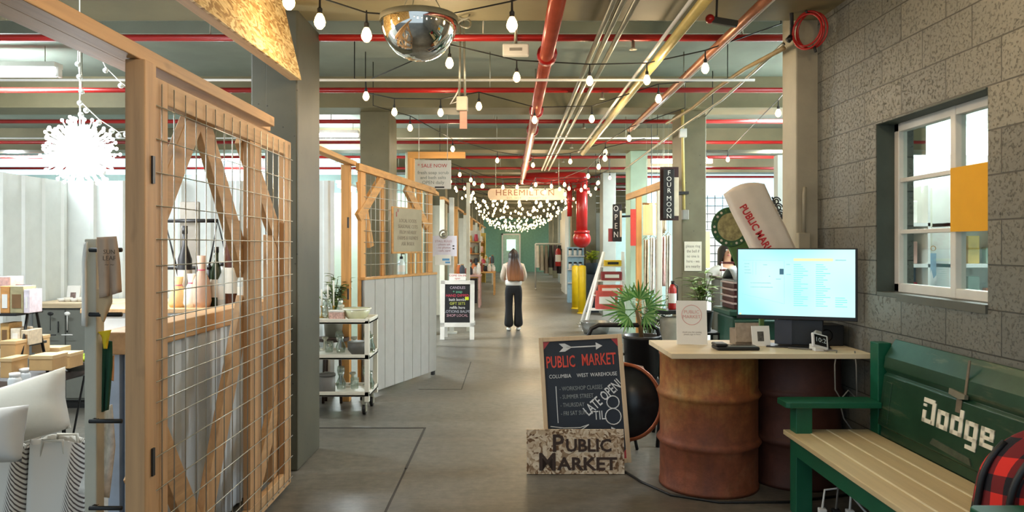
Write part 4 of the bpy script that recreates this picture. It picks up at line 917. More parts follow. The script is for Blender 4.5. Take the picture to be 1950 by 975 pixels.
MB(M @ Matrix.Translation((-.02, h*.58, .01)) @ Matrix.Rotation(0, 4, 'X')).tube([(.065*math.cos(q), .065*math.sin(q), 0) for q in [k*.3927 for k in range(16)]], .014, 6, True).lathe([(.035, -.01), (.035, .015)], (0, -.01, 0), 14).build('clip', M_steel, o, True)
o = thing('sign_post', 'pale grey post carrying the clipped list beside the aisle', 'post', (c.x, Y+.05, 0)); MB().box((c.x+.07, Y+.02, 0), (c.x+.15, Y+.10, 2.3)).build('post', mat('pale post', 'CFCFC6', .6), o, bevel=.004); MB().box((c.x+.02, Y-.01, 0), (c.x+.2, Y+.14, .03)).build('foot', mat('pale post', 'CFCFC6'), o)
# A-frame chalk sign
Y = 11.6; a, b_ = at(838, 535, Y), at(903, 645, Y); w = b_.x-a.x; zt = a.z; c = Vector(((a.x+b_.x)/2, Y, 0))
t = thing('sandwich_board', 'white framed sandwich board with a black chalk menu in many colours', 'sign', c)
M = frame((c.x, Y, 0), (1, 0, 0), (0, .14, 1)); zl = zt*1.008
MB(M).box((-w/2, 0, 0), (-w/2+.07, zl, .02)).box((w/2-.07, 0, 0), (w/2, zl, .02)).box((-w/2, zl-.06, 0), (w/2, zl, .02)).box((-w/2, .2, 0), (w/2, .27, .02)).build('front_frame', M_wht, t, bevel=.003)
Mb = frame((c.x, Y+.34, 0), (1, 0, 0), (0, -.16, 1))
MB(Mb).box((-w/2+.02, 0, -.02), (-w/2+.09, zl, 0)).box((w/2-.09, 0, -.02), (w/2-.02, zl, 0)).box((-w/2, .2, -.02), (w/2, .27, 0)).build('rear_frame', M_wht, t, bevel=.003)
MB(M).box((-w/2+.07, .27, .003), (w/2-.07, zl-.06, .014)).build('chalkboard', mat('chalkboard black', '1D1D20', .8), t)
for i, (bd, cl) in enumerate((('CANDLES', 'B9A8B8'), ('+ soap', '6FBF9C'), ('HAND DIPPED', 'D9485F'), ('bath bombs', 'E8E8E8'), ('GIFT SETS', 'C7CF5A'), ('refills here', 'F2F2F2'), ('LOTIONS BALMS', 'B9B9C6'), ('SHOP LOCAL', 'C79AA5'))):
    text('chalk_line', bd, M @ Matrix.Translation((0, zl-.115-.063*i, .0155)), .06, mat('chalk'+cl, cl, .9), t, .0005, sx=.95)
MB(M).box((w/2-.15, zl-.31, .0145), (w/2-.09, zl-.26, .016)).build('yellow_mark', mat('lime chalk', 'D8E83A', .9), t)
cc = at(871, 529, Y+.13); o = thing('table_card', 'small white card with red words on top of the sandwich board', 'card', (cc.x, Y+.16, zt)); M2 = frame((cc.x, Y+.16, zt+.055), (1, 0, 0), (0, .1, 1)); MB(M2).cb((0, 0, 0), (.27, .105, .006)).build('card', M_paper, o); text('red_words', 'COME ON IN\nopen', M2 @ Matrix.Translation((0, 0, .004)), .045, M_redink, o, .0004)
# stalls farther along the left: partitions and goods
M_sage = mat('sage panel', '9DAA98', .7, var=.05); M_pale = mat('pale wall panel', 'D9D6C6', .7, var=.05)
for k in range(8):
    y = 11.9+3.66*k
    struct('stall_partition', MB().box((-4.6, y+.2, 0), (-1.42, y+.26, 2.35)), [M_sage, M_pale][k % 2])
    o = thing('stall_post', 'fir post of a far stall, clipboard side, %s past the portal' % ORD[k], 'post', (-1.38, y, 0), 'far stall posts'); m_ = [M_f2, M_pale][k % 2]
    MB().box((-1.40, y-1.0, 0), (-1.31, y-.91, 2.4)).build('post', m_, o, bevel=.004)
    MB().box((-1.40, y-1.0, 2.4), (-1.31, y+1.6, 2.46)).build('rail', M_f2y, o, bevel=.004)
    if k > 1: struct('stall_partition', MB().box((2.2, y+.2, 0), (5, y+.26, 2.35)), [M_pale, M_sage][k % 2])
    for s, xx in ((1, -3.0), (-1, 3.4)):
        if k < 2 and s < 0: continue
        fluor((xx, y+1.6, H+1.1), 1.2, 'added fluorescent light brightening a far stall, %s bay on the %s side' % (ORD[k], 'clipboard' if s > 0 else 'bollard'), math.pi/2, 45)  # stall fixtures added to brighten the far aisle
struct('stall_front', MB().box((1.97, 25.5, 0), (2.03, 29.2, 2.5)), M_pale); struct('door_2', MB().box((1.90, 24.4, 0), (1.96, 25.3, 2.6)), M_wht)
# fire extinguisher on far white wall
def extinguisher(c, s, lab):
    o = thing('fire_extinguisher', lab, 'extinguisher', c, None); c = Vector(c)
    MB().lathe([(.07*s, 0), (.075*s, .02*s), (.075*s, .38*s), (.04*s, .45*s), (.022*s, .47*s)], c, 18).build('cylinder', M_red, o, True)
    MB().lathe([(.024*s, .46*s), (.024*s, .5*s), (0, .5*s)], c, 12).box(c+Vector((-.02*s, -.09*s, .5*s)), c+Vector((.02*s, .03*s, .53*s))).build('valve', M_blk2, o)
    MB().tube([c+Vector((0, -.03*s, .49*s)), c+Vector((.09*s, -.02*s, .44*s)), c+Vector((.095*s, 0, .15*s))], .012*s, 7).build('hose', M_blk2, o, True)
    MB().lathe([(.0765*s, .12*s), (.0765*s, .3*s)], c, 18, cap=False).build('paper_label', M_wht, o, True); return o
c = at(1063, 507, 24.0); wlx = c.x+.12
struct('stall_front', MB().box((wlx, 22.6, 0), (wlx+.1, 24.3, 2.6)), mat('white stall panel', 'E2DECF', .6, var=.04))
struct('trim_3', MB().box((1.70, 20.4, 0), (1.86, 20.9, ZB)), mat('brown post', '7E6A50', .7))
extinguisher((c.x, 24.0, c.z), 1.25, 'red fire extinguisher on the far white panel along the aisle')
# goods tables at left far
def gtable(c, w, d, h, lab, m=M_f2x, cl=None):
    o = thing('stall_table', lab, 'table', c); x, y, z = c
    MB().box((x-w/2, y-d/2, h-.04), (x+w/2, y+d/2, h)).build('tabletop', m, o, bevel=.004)
    for sx in (-1, 1):
        for sy in (-1, 1): MB().box((x+sx*(w/2-.04)-.025, y+sy*(d/2-.04)-.025, 0), (x+sx*(w/2-.04)+.025, y+sy*(d/2-.04)+.025, h-.04)).build('leg', m, o)
    return o
gtable((-1.02, 18.0, 0), .62, .7, .78, 'small pinkish table with a dark curtain front beside the aisle', mat('dusty pink table', 'C99C92', .6)); o = MB().box((-1.25, 17.70, .1), (-.8, 17.73, .7)).build('dark_curtain', mat('dark curtain', '2E2728', .9), None); tag(o, 'dark curtain hung across the small pinkish table', 'curtain')
gtable((-1.0, 22.5, 0), 1.1, .8, .70, 'low table of orange and pink bags farther down the aisle', M_f2x)
gtable((-1.0, 28.6, 0), 0.7, .9, .8, 'far table of pale crockery by the green end wall', M_wht)
pal = ['D9793F', 'C24A58', 'E5D8C5', '4E5560', 'D7B45A', 'E7E2D6', '8B4A3A', '9FB0A0', 'E3B9AE', '2B2B30']
n_ = 0
for (tx, ty, tz, nn, nm, gl, sp_) in ((-1.02, 18.0, .78, 6, 'candle jar', 'small pinkish table', .5), (-1.0, 22.5, .70, 9, 'soft bag', 'low table of bags', .95), (-1.0, 28.6, .8, 8, 'ceramic pot', 'far crockery table', .6)):
    for i in range(nn):
        x = tx-sp_/2+sp_*i/(nn-1); y = ty+(-.15 if i % 2 else .12); h = .16+.16*RND.random(); r = .05+.03*RND.random(); cl = pal[(i*3+n_) % 10]
        o = thing(nm.replace(' ', '_'), '%s on the %s, %s from its outer end' % (nm, gl, ORD[nn-1-i]), nm.split()[-1], (x, y, tz), nm+'s on the '+gl)
        MB().lathe([(r*.8, 0), (r, h*.2), (r*.95, h*.7), (r*.5, h*.9), (r*.55, h)], (x, y, tz), 12).build('body', mat('goods'+cl, cl, .7), o, True)
        MB().lathe([(r*.57, h*.97), (r*.57, h*1.05), (0, h*1.06)], (x, y, tz), 12).build('lid', M_kraft if i % 2 else M_wht, o, True)
    n_ += 1
for i in range(2):
    y = 24.5+5*i; o = thing('stall_shelf', ['tall shelf of crockery in the far stall past the pinkish table', 'tall shelf of yellow goods near the green end wall'][i], 'shelf', (-1.65, y, 0)); m = [M_pale, mat('yellow shelf', 'D5B65A', .6)][i]
    MB().box((-2.3, y+.3, 0), (-1.0, y+.33, 2.0)).build('back', m, o)
    for z in (.4, .8, 1.2, 1.6): MB().box((-2.3, y, z), (-1.0, y+.3, z+.03)).build('shelf', M_f2x, o)
    for x in (-2.3, -1.03): MB().box((x, y, 0), (x+.03, y+.3, 2.0)).build('side', m, o)
    for z in (.8, 1.2, 1.6):
        for j in range(6):
            cl = pal[(j*7+int(z*10)+i) % 10]; q = thing('crock', 'small crock on the %s, shelf at %s height, %s from the aisle' % (['tall crockery shelf', 'tall yellow shelf'][i], {.8: 'waist', 1.2: 'chest', 1.6: 'head'}[z], ORD[5-j]), 'crock', (-2.15+.2*j, y+.15, z+.03), 'crocks on the far shelves')
            MB().lathe([(.05, 0), (.07, .06), (.05, .16+.04*(j % 3))], (-2.15+.2*j, y+.15, z+.03), 10).build('body', mat('goods'+cl, cl, .7), q, True)
# clothing rack right far
t = thing('clothes_rack', 'white clothing rack of coats far down the aisle by the green wall', 'rack', (1.25, 25, 0))
fr = MB()
for x in (.85, 1.75): fr.tube([(x, 25, 0.05), (x, 25, 1.55)], .025, 8).tube([(x, 24.75, .03), (x, 25.25, .03)], .025, 8)
fr.tube([(.85, 25, 1.55), (1.75, 25, 1.55)], .025, 8); fr.build('frame', M_wht, t, True)
for i, cl in enumerate(('E6DFD2', 'B5AE9F', '8E8577', '3A3436', '5A4A50', '2E2A2C')):
    x = .92+.15*i; o = thing('hanging_coat', 'coat on the far white rack, %s from the walking woman' % ORD[i], 'coat', (x, 25, 1.5), 'coats on the far rack'); h = .75+.2*(i % 3)/2
    MB(Matrix.Translation((x, 25, 1.5))).grid(14, 8, lambda u, v: ((.05+.03*v)*math.cos(u*6.283)+.01*math.sin(9*u), (.2+.08*v)*math.sin(u*6.283)*(1-.5*(1-v)**4), -h*v)).build('coat', mat('coat'+cl, cl, .9), o, True)
    MB().tube([(x, 25, 1.56), (x+.01, 25, 1.53), (x, 25, 1.5)], .008, 6).build('hanger', M_steel, o, True)
# ================================================================ front right: signs, planter, desk, bench
M_fir = wood('raw pine frame', 'D2BC9B', 'z', .14, knots=False); M_navy = mat('dark navy chalkboard', '1C2836', .6, var=.1); M_chred = mat('coral chalk', 'D65348', .9); M_chw = mat('white chalk', 'DDE3E6', .9); M_chg = mat('grey chalk', '8E979A', .9)
r_ = math.radians(2.9)
t = thing('chalkboard_sign', 'tall pine framed navy chalkboard with red market lettering leaning in the aisle', 'sign', (.525, 4.93, 0))
M = frame((.525, 4.95, .012), (math.cos(r_), .0, math.sin(r_)), (-math.sin(r_), .20, math.cos(r_))); w, h = .575, .862
MB(M).box((-w/2, 0, 0), (-w/2+.03, h, .028)).box((w/2-.03, 0, 0), (w/2, h, .028)).box((-w/2+.03, h-.03, 0), (w/2-.03, h, .028)).box((-w/2+.03, 0, 0), (w/2-.03, .03, .028)).build('pine_frame', M_fir, t, bevel=.003)
MB(M).box((-w/2+.028, .028, .004), (w/2-.028, h-.028, .016)).build('chalk_panel', M_navy, t)
Mb = frame((.525, 5.42, .0), (1, 0, 0), (0, -.30, 1)); MB(Mb).box((-w/2+.02, 0, -.02), (-w/2+.05, h*.96, 0)).box((w/2-.05, 0, -.02), (w/2-.02, h*.96, 0)).box((-w/2+.05, .2, -.02), (w/2-.05, .24, 0)).build('rear_leg_frame', M_fir, t, bevel=.003)
Z = .0175
def Tl(x, y): return M @ Matrix.Translation((x, y, Z))
for s in (-1, 1): MB(M).prism([(s*(w/2-.03), h-.03), (s*(w/2-.03), h-.085), (s*(w/2-.075), h-.03)], .015, .018).build('red_corner', M_red, t)
MB(M).prism([(w/2-.03, .03), (w/2-.03, .09), (w/2-.075, .03)], .015, .018).build('red_corner', M_red, t)
def arrow(x0, x1, y, s=1, nm='chalk_arrow'):
    m = MB(M); m.box((x0, y-.004, Z-.001), (x1, y+.004, Z+.001)); m.prism([(x1, y-.025), (x1+.045, y), (x1, y+.025)], Z-.001, Z+.001)
    m.prism([(x0+.03, y-.006), (x0-.01, y-.028), (x0-.05, y-.028), (x0-.02, y), (x0-.05, y+.028), (x0-.01, y+.028), (x0+.03, y+.006)], Z-.001, Z+.001); m.build(nm, M_chw, t)
arrow(-.10, .105, h-.075); arrow(-.16, .17, .215)
text('red_title', 'PUBLIC', Tl(-.145, h-.175), .112, M_chred, t, .001, sx=.56, off=.0015); text('red_title', 'MARKET', Tl(.118, h-.17), .112, M_chred, t, .001, sx=.56, off=.0015)
for bd, x, sz in (('COLUMBIA', -.155, .036), ('WEST', .0, .036), ('WAREHOUSE', .145, .036)): text('chalk_subtitle', bd, Tl(x, h-.27), sz, M_chw, t, .001, sx=.85)
for i, bd in enumerate(('- WORKSHOP CLASSES', '- SUMMER STREET', '- THURSDAY', '- FRI SAT SUN')): text('chalk_list', bd, Tl(-.165, h-.355-.055*i), .040, M_chg, t, .001, 'LEFT', .72)
MB(M).box((-.19, h-.58, Z-.001), (-.185, h-.335, Z+.001)).build('chalk_line', M_chw, t)
Md = Tl(.13, h-.425) @ Matrix.Rotation(math.radians(38), 4, 'Z')
text('chalk_open', "LATE OPEN!", Md, .095, M_chw, t, .001, sx=.62, off=.001)
text('chalk_hours', "'TIL", Tl(.09, h-.545) , .085, M_chw, t, .001, sx=.7)
m = MB(M); m.tube([(.195+.042*math.cos(a), h-.46+.042*math.sin(a), Z) for a in [k*.3927 for k in range(16)]], .004, 5, True); m.build('chalk_eight', M_chw, t, True)
m = MB(M); m.tube([(.190+.053*math.cos(a), h-.555+.053*math.sin(a), Z) for a in [k*.3927 for k in range(16)]], .004, 5, True); m.build('chalk_eight', M_chw, t, True)
MB(M).tube([(-.24, h-.60, Z), (-.15, h-.615, Z), (-.04, h-.617, Z), (.02, h-.60, Z)], .003, 5).build('chalk_swoosh', M_chw, t); MB(M).tube([(-.17, h-.685, Z), (-.06, h-.65, Z), (.02, h-.60, Z)], .0035, 5).build('chalk_swoosh', M_chw, t)
MB(M).tube([(-.01, .165, Z), (.045, .20, Z), (.10, .165, Z)], .003, 5).build('chalk_ornament', M_chg, t)
# strand board sign in front
t = thing('strand_board_sign', 'low strand board sign with dark brown lettering leaning against the tall chalkboard', 'sign', (.42, 4.78, 0))
c = at(1096, 904, 4.78); M = frame((c.x, 4.79, 0.0), (1, 0, 0), (0, .14, 1)); w, h = .636, .284
MB(M).box((-w/2, .0, 0), (w/2, h, .022)).build('board', osb('speckled strand board', (5, 5, 5), 'B9A284', '6F5236', 'DCCFB8'), t, bevel=.002)
M_brn = mat('dark brown sign paint', '3A2A22', .7); M_brn2 = mat('pale outline paint', 'C9B9A2', .7)
def sw(bd, x, y, s, sx=1): 
    text('lettering', bd, M @ Matrix.Translation((x, y, .0235)), s*.94, M_brn, t, .0012, 'LEFT', sx*1.02, off=.003)
    text('lettering_inlay', bd, M @ Matrix.Translation((x+.006, y+.002, .0250)), s*.9, M_stn, t, .0004, 'LEFT', sx*1.05) if 0 else None
sw('P', -.155, .19, .165); sw('UBLIC', -.065, .178, .118, .98); sw('M', -.245, .072, .165); sw('ARKET', -.115, .062, .118, 1.12)
# black metal chair frame with planter
M_blm = mat('black powder coat', '18181A', .4, var=.1)
t = thing('metal_chair', 'black tubular metal chair holding the black planter behind the chalkboard', 'chair', (.82, 5.75, 0))
YB, YF = 5.95, 5.5
A_ = [at(1120, 640, 5.7), at(1126, 626, 5.7), at(1140, 619, 5.72), at(1238, 619, 5.75), at(1252, 626, 5.75), at(1258, 650, 5.75)]
xl, xr = A_[0].x, A_[-1].x
MB().tube([(xl, 5.72, .42)]+A_+[(xr+.0, 5.75, .40)], .018, 10).build('back_frame', M_blm, t, True)
MB().tube([(xl, 5.70, .42), (xl, YF, .40), (xl, 5.42, 0.0)], .015, 8).build('leg', M_blm, t, True); MB().tube([(xr, 5.75, .40), (xr-.05, 5.50, .38), (xr-.09, 5.42, 0.0)], .015, 8).build('leg', M_blm, t, True)
for x in (xl+.01, xr): MB().tube([(x, 5.75, .42), (x-.035, 5.86, 0)], .015, 8).build('leg', M_blm, t, True)
MB().box((xl, 5.45, .43), (xr, 5.98, .455)).build('seat', M_blm, t, bevel=.006); MB().tube([(xl, 5.72, .64), (xr, 5.75, .64)], .010, 8).build('back_rail', M_blm, t, True)
MB().tube([(xr-.01, 5.7, .62), (xr+.1, 5.66, .62)], .012, 8).build('stub', M_blm, t, True)
# round disc
c = at(1188, 765, 5.2); t = thing('round_tray', 'round black disc with a copper rim standing behind the tall chalkboard', 'tray', (c.x, 5.25, .1))
MM = frame(c, (.93, -.36, 0), (0, .15, 1)); R1 = .272
MB(MM).lathe([(0, .012), (R1-.02, .006), (R1-.02, 0), (0, 0)], n=40, cap=False).build('disc', mat('dark slate disc', '20262A', .3, var=.4, scale=12), t, True)
MB(MM).lathe([(R1-.02, -.02), (R1, -.015), (R1+.003, .008), (R1-.012, .022), (R1-.022, .012)], n=40, cap=False).build('rim', mat('copper rim', '9A5230', .4, .5), t, True)
MB().tube([c+Vector((-.08, .10, -.2)), Vector((c.x-.1, 5.38, .005))], .012, 8).tube([c+Vector((.14, .07, -.16)), Vector((c.x-.06, 5.1, .005)), Vector((c.x-.3, 4.98, .01))], .011, 8).build('stand', M_blm, t, True)
MB().tube([c+Vector((.02, .06, -.2)), c+Vector((.1, .12, -.3)), Vector((c.x+.12, 5.35, 0.005))], .012, 8).build('stand', M_blm, t, True)
# folded white paper pennant behind disc
tag(MB(frame(at(1206, 697, 5.32), (1, -.2, 0), (.0, .2, 1))).prism([(-.08, .03), (.07, .0), (.085, -.03), (.0, -.015), (-.08, .0)], 0, .012).build('paper_flyer', mat('pinkish flyer', 'E2CFC6', .7)), 'crumpled pale pink flyer tucked above the copper rimmed disc', 'paper')
# palm in black planter
c = at(1222, 700, 5.74); c.z = .457
o = thing('potted_palm', 'small fan palm in a black planter standing on the black metal chair', 'plant', c)
MB().lathe([(.115, 0), (.13, .02), (.142, .30), (.15, .305), (.15, .33), (.135, .33), (.13, .28)], c, 24).build('planter', M_blm, o, True); MB().lathe([(.131, .28), (.0, .29)], c, 20).build('soil', MATS['soil'], o)
tk = MB(); p0 = c+Vector((0, 0, .28)); hub = at(1212, 590, 5.74); tk.tube([p0, (p0+hub)/2+Vector((.01, 0, 0)), hub], [.02, .017, .014], 8); tk.build('trunk', mat('palm trunk', '6A5334', .9, var=.3), o, True)
lm = MB(); lm2 = MB()
fans = [((-.16, .0, .0), 1), ((.03, -.05, .16), 1), ((.15, .02, .05), 1), ((-.08, .08, .14), .9), ((-.13, -.08, -.09), .8), ((.11, -.06, -.07), .8)]
for (dx, dy, dz), sc in fans:
    e = hub+Vector((dx, dy, dz))*.55; tk2 = lm.tube([hub, e], .004, 5); ax = Vector((dx, dy, dz)).normalized(); side = ax.cross(Vector((0, -1, .2))).normalized()
    for k in range(11):
        a = math.radians(-75+15*k); d = (ax*math.cos(a)+side*math.sin(a)); leafblade([lm, lm2][k % 2], e, e+d*(.16*sc*(.7+.3*math.cos(a))*(.8+.4*RND.random())), .008, .12, 5, Vector((0, -1, .3)).normalized())
lm.build('fronds', mat('palm leaf', '3E7A32', .5, var=.3), o, True); lm2.build('pale_fronds', mat('palm leaf pale', '79A65A', .5, var=.3), o, True)
bushy('leafy_plant', 'grey leaved bushy plant behind the fan palm by the stall', (1.52, 8.0, .0), .22, .55, 30, mat('grey olive leaf', '7C8A76', .6, var=.3, scale=20), mat('white wash pot', 'C9C5BC', .8), .15, .45, w=.022, ln=.09)
# drums and desk
M_rust, nt, b = _new('rusty drum paint')
vv = _coord(nt); n1 = _noise(nt, vv, 3.2, 8, .65); n2 = _noise(nt, _coord(nt, (30, 30, 3)), 1.0, 4); n3 = _noise(nt, vv, 22, 5, .7)
o = _ramp(nt, n1, [(.3, lin('6A3A20')), (.45, lin('94562C')), (.6, lin('A87A3E')), (.75, lin('9A8758'))])
sp_ = nt.nodes.new('ShaderNodeSeparateXYZ'); nt.links.new(vv, sp_.inputs[0])
zf = _ramp(nt, sp_.outputs[2], [(.30, (0, 0, 0, 1)), (.66, (1, 1, 1, 1))])
o2 = _ramp(nt, n1, [(.3, lin('5E3324')), (.55, lin('84492F')), (.75, lin('96664A'))])
o = _mix(nt, zf, o2, o); o = _mix(nt, _ramp(nt, n2, [(.5, (0, 0, 0, 1)), (.7, (.55, .55, .55, 1))]), o, lin('75421F')); o = _mix(nt, .35, o, _ramp(nt, n3, [(.3, (.2, .2, .2, 1)), (.7, (.8, .8, .8, 1))]), 'OVERLAY')
nt.links.new(o, b.inputs['Base Color']); b.inputs['Roughness'].default_value = .6; b.inputs['Metallic'].default_value = .15; _bump(nt, b, n3, .2)
M_rust2 = mat('dark rusty drum paint', '4E2C22', .6, .15, var=.35, scale=5, bump=.2)
def drum(c, lab, m, R1=.298):
    o = thing('steel_drum', lab, 'drum', c); h = .83
    pf = [(R1-.02, .012), (R1+.004, .0), (R1+.006, .02), (R1, .03)]
    for z in (.285, .575): pf += [(R1, z-.035), (R1+.008, z-.018), (R1+.021, z), (R1+.008, z+.018), (R1, z+.035)]
    pf += [(R1, h-.03), (R1+.006, h-.02), (R1+.006, h-.002), (R1-.01, h), (R1-.015, h-.018)]
    MB().lathe(pf, c, 48).build('shell', m, o, True); MB().lathe([(R1-.014, h-.018), (0, h-.018)], c, 40, cap=False).build('lid', m, o)
    MB().lathe([(.035, h-.018), (.035, h-.006), (0, h-.006)], Vector(c)+Vector((.16, 0, 0)), 14).build('bung', M_steel, o, True); return o
drum((1.2375, 4.60, 0), 'rusty tan steel drum holding up the outer end of the desktop', M_rust); drum((1.815, 4.70, 0), 'dark rust brown steel drum under the desktop beside the green bench', M_rust2, .275)
M_ply = wood('pale desktop board', 'E2D0AE', 'x', .10, .5, False)
o = MB().prism([(.93, 4.24), (2.09, 4.24), (2.09, 4.86), (.915, 4.86)], .832, .862).build('desktop', M_ply, None, bevel=.003); tag(o, 'pale wooden desktop lying across the two rusty drums', 'desktop')
DZ = .8625
# info card
c = at(1318, 655, 4.62); c.z = DZ; t = thing('info_card', 'white upright card with faint red round print on the desktop', 'card', c); M = frame((c.x, 4.62, DZ+.002), (1, -.05, 0), (-.03, .13, 1))
MB(M).box((-.095, 0, 0), (.095, .275, .006)).build('card', M_paper, t); MB(frame((c.x, 4.70, DZ+.001), (1, 0, 0), (0, -.25, 1))).box((-.05, 0, -.004), (.05, .2, 0)).build('easel_back', M_paper, t)
M_fr = mat('faint red print', 'DDA79F', .8)
m = MB(M); m.tube([(.062*math.cos(a), .185+.062*math.sin(a), .0065) for a in [k*.2618 for k in range(24)]], .002, 5, True); m.build('round_print', M_fr, t)
text('print', 'PUBLIC\nMARKET', M @ Matrix.Translation((0, .188, .0068)), .03, M_fr, t, .0004); text('print', 'thank you for visiting\nplease sign in here', M @ Matrix.Translation((0, .07, .0068)), .014, mat('faint grey print', 'A8A29C', .8), t, .0004)
# black handset
c = at(1400, 663, 4.42); c.z = DZ; t = thing('desk_phone', 'flat black desk device with a raised end lying on the desktop', 'phone', c)
MB(Matrix.Translation(c)).box((-.125, -.06, 0), (.13, .07, .022)).build('base', M_blk2, t, bevel=.008); MB(Matrix.Translation(c)).box((-.13, -.05, .022), (-.055, .06, .04)).build('handset', M_blm, t, bevel=.012)
m = MB(Matrix.Translation(c)); m.box((-.05, -.045, .022), (.12, -.02, .0235)).build('grey_strip', mat('grey plate', '8D8B84'), t); MB(Matrix.Translation(c)).box((-.045, -.01, .022), (.12, .055, .024)).build('keypad', mat('keypad black', '101012', .25), t)
# books / leaflet boxes
c = at(1424, 650, 4.60); c.z = DZ; t = thing('leaflet_box', 'brown taupe leaflet box on the desktop beneath the screen', 'box', c)
M = Matrix.Translation((c.x, 4.66, DZ)) @ Matrix.Rotation(.08, 4, 'Z'); MB(M).prism([(-.08, -.05), (.08, -.05), (.08, .05), (-.08, .05)], 0, .10).build('tray', mat('taupe card', '8E7F6E', .8, var=.15), t, bevel=.003); MB(frame((c.x, 4.60, DZ+.0), (1, 0, 0), (0, .1, 1))).box((-.075, .02, .0), (.07, .14, .008)).build('leaflets', mat('taupe leaflet', 'A39482', .8, var=.2, scale=30), t)
c = at(1448, 650, 4.56); c.z = DZ; t = thing('photo_card', 'small white card with a black and white portrait photo on the desktop', 'card', c); M = frame((c.x, 4.55, DZ+.001), (1, .1, 0), (0, .18, 1)); MB(M).box((-.055, 0, 0), (.06, .125, .006)).build('card', M_paper, t); MB(M).box((-.02, .03, .006), (.02, .09, .0075)).build('photo', mat('mono photo', '57544E', .6, var=.7, scale=60), t)
# monitor
ML, MR = at(1405, 540, 4.62), at(1630, 542, 4.40); u = Vector((MR.x-ML.x, MR.y-ML.y, 0)); w = u.length; h = .422
cM = Vector(((ML.x+MR.x)/2, (ML.y+MR.y)/2, H-(540-CY)*4.51/1400)); M = frame(cM, u, (0, 0, 1))
t = thing('monitor', 'large flat screen on the desktop glowing cyan white with a floor map', 'monitor', (cM.x, cM.y, DZ))
MB(M).box((-w/2-.006, -h/2-.012, -.035), (w/2+.010, h/2+.006, 0)).build('housing', M_blm, t, bevel=.004)
M_scr, nt, b = _new('screen glow'); b.inputs['Base Color'].default_value = (.02, .02, .02, 1); b.inputs['Roughness'].default_value = .2
nn_ = _noise(nt, _coord(nt), 2.2, 1); nt.links.new(_ramp(nt, nn_, [(.35, lin('A6F4F6')), (.65, lin('DDFEFB'))]), b.inputs['Emission Color']); b.inputs['Emission Strength'].default_value = SCREEN_E
s = MB(M).box((-w/2+.002, -h/2+.012, 0), (w/2-.004, h/2-.002, .002)).build('screen', M_scr, t)
E1 = emis('screen teal print', '7FDDD0', SCREEN_E*.9); E2 = emis('screen grey print', '8FC7CC', SCREEN_E*.85); E3 = emis('screen yellow bar', 'CDE8A0', SCREEN_E); E4 = emis('screen dark print', '3D6A80', SCREEN_E*.6)
def sx(px): return (px-1405)/225*w-w/2
def sy(py): return -(py-541)/128*(h-.01)
def srect(n, a, b_, c_, d, m): return MB(M).box((sx(a), sy(d), .002), (sx(c_), sy(b_), .0028)).build(n, m, s)
srect('title_bar', 1514, 493, 1588, 498, E3); srect('title_note', 1592, 495, 1612, 497, E2)
for a in ([(1415, 497), (1496, 497)], [(1496, 497), (1496, 580)], [(1496, 580), (1412, 562)], [(1435, 500), (1435, 525)], [(1441, 500), (1441, 525)]): MB(M).tube([(sx(p), sy(q), .0025) for p, q in a], .0012, 4).build('map_line', E2, s)
srect('map_marker', 1487, 513, 1495, 524, E4)
for cx_, n_, y0 in ((1514, 20, 504), (1556, 20, 504), (1592, 5, 566)):
    for i in range(n_):
        q = y0+4.1*i; srect('text_row', cx_, q, cx_+RND.choice((14, 18, 22, 27)), q+1.6, E1)
for i, (p, q, l) in enumerate(((1418, 503, 10), (1418, 509, 9), (1418, 515, 12), (1418, 521, 14), (1466, 527, 3), (1480, 532, 10), (1500, 504, 7), (1500, 523, 9), (1455, 505, 8), (1430, 540, 40), (1430, 548, 44))): srect('map_note', p, q, p+l, q+1.5, E2)
srect('taskbar_logo', 1408, 599.5, 1412, 602.5, E3)
MB(M).box((-.10, -h/2-.17, -.05), (.16, -h/2-.01, -.03)).build('stand_neck', M_blm, t, bevel=.006)
MB(M).box((-.17, -.5*h-.186, -.12), (.2, -.5*h-.172, .05)).build('stand_foot', M_blm, t, bevel=.005)
MB(M).box((-.12, -h/2-.165, -.028), (-.02, -h/2-.015, -.02)).build('grey_panel', mat('dark blue grey plastic', '34363F', .4), t)
# small terminal
c = at(1562, 655, 4.33); c.z = DZ; t = thing('card_reader', 'small white framed payment terminal with a dark display on the desktop', 'payment terminal', c); M = frame((c.x, 4.34, DZ+.055), (.94, .1, -.25), (.2, .55, .85))
MB(M).box((-.052, -.045, -.006), (.052, .05, .010)).build('bezel', mat('white plastic', 'D6D6D6', .35), t, bevel=.008); MB(M).box((-.038, -.03, .010), (.038, .038, .0115)).build('display', mat('black display', '0B0D10', .15), t)
text('digits', '10:2', M @ Matrix.Translation((0, .005, .012)), .042, mat('grey digits', 'B9C6CC', .5), t, .0004)
MB().prism([(c.x-.03, 4.33), (c.x+.04, 4.33), (c.x+.04, 4.42), (c.x-.03, 4.42)], DZ, DZ+.035).build('stand', M_wht, t, bevel=.004); MB(M).box((-.02, .05, -.03), (.02, .075, .0)).build('antenna', mat('grey plate', '8D8B84'), t, bevel=.004)
tag(MB().tube([(1.68, 4.45, DZ+.005), (1.82, 4.36, DZ+.006), (1.90, 4.28, DZ+.012), (1.865, 4.228, .80), (1.86, 4.21, .66), (1.92, 4.20, .56), (1.97, 4.2, .62), (1.93, 4.2, .66), (1.88, 4.2, .60), (1.90, 4.19, .50), (1.95, 4.16, .42), (2.0, 4.16, .40)], .0045, 6).tube([(2.0, 4.27, DZ+.01), (1.985, 4.22, .80), (1.98, 4.2, .62)], .004, 6).build('device_cable', mat('grey cable', '6E6A64', .5), None, True), 'thin grey cable looping down from the desktop behind the bench arm', 'cable')
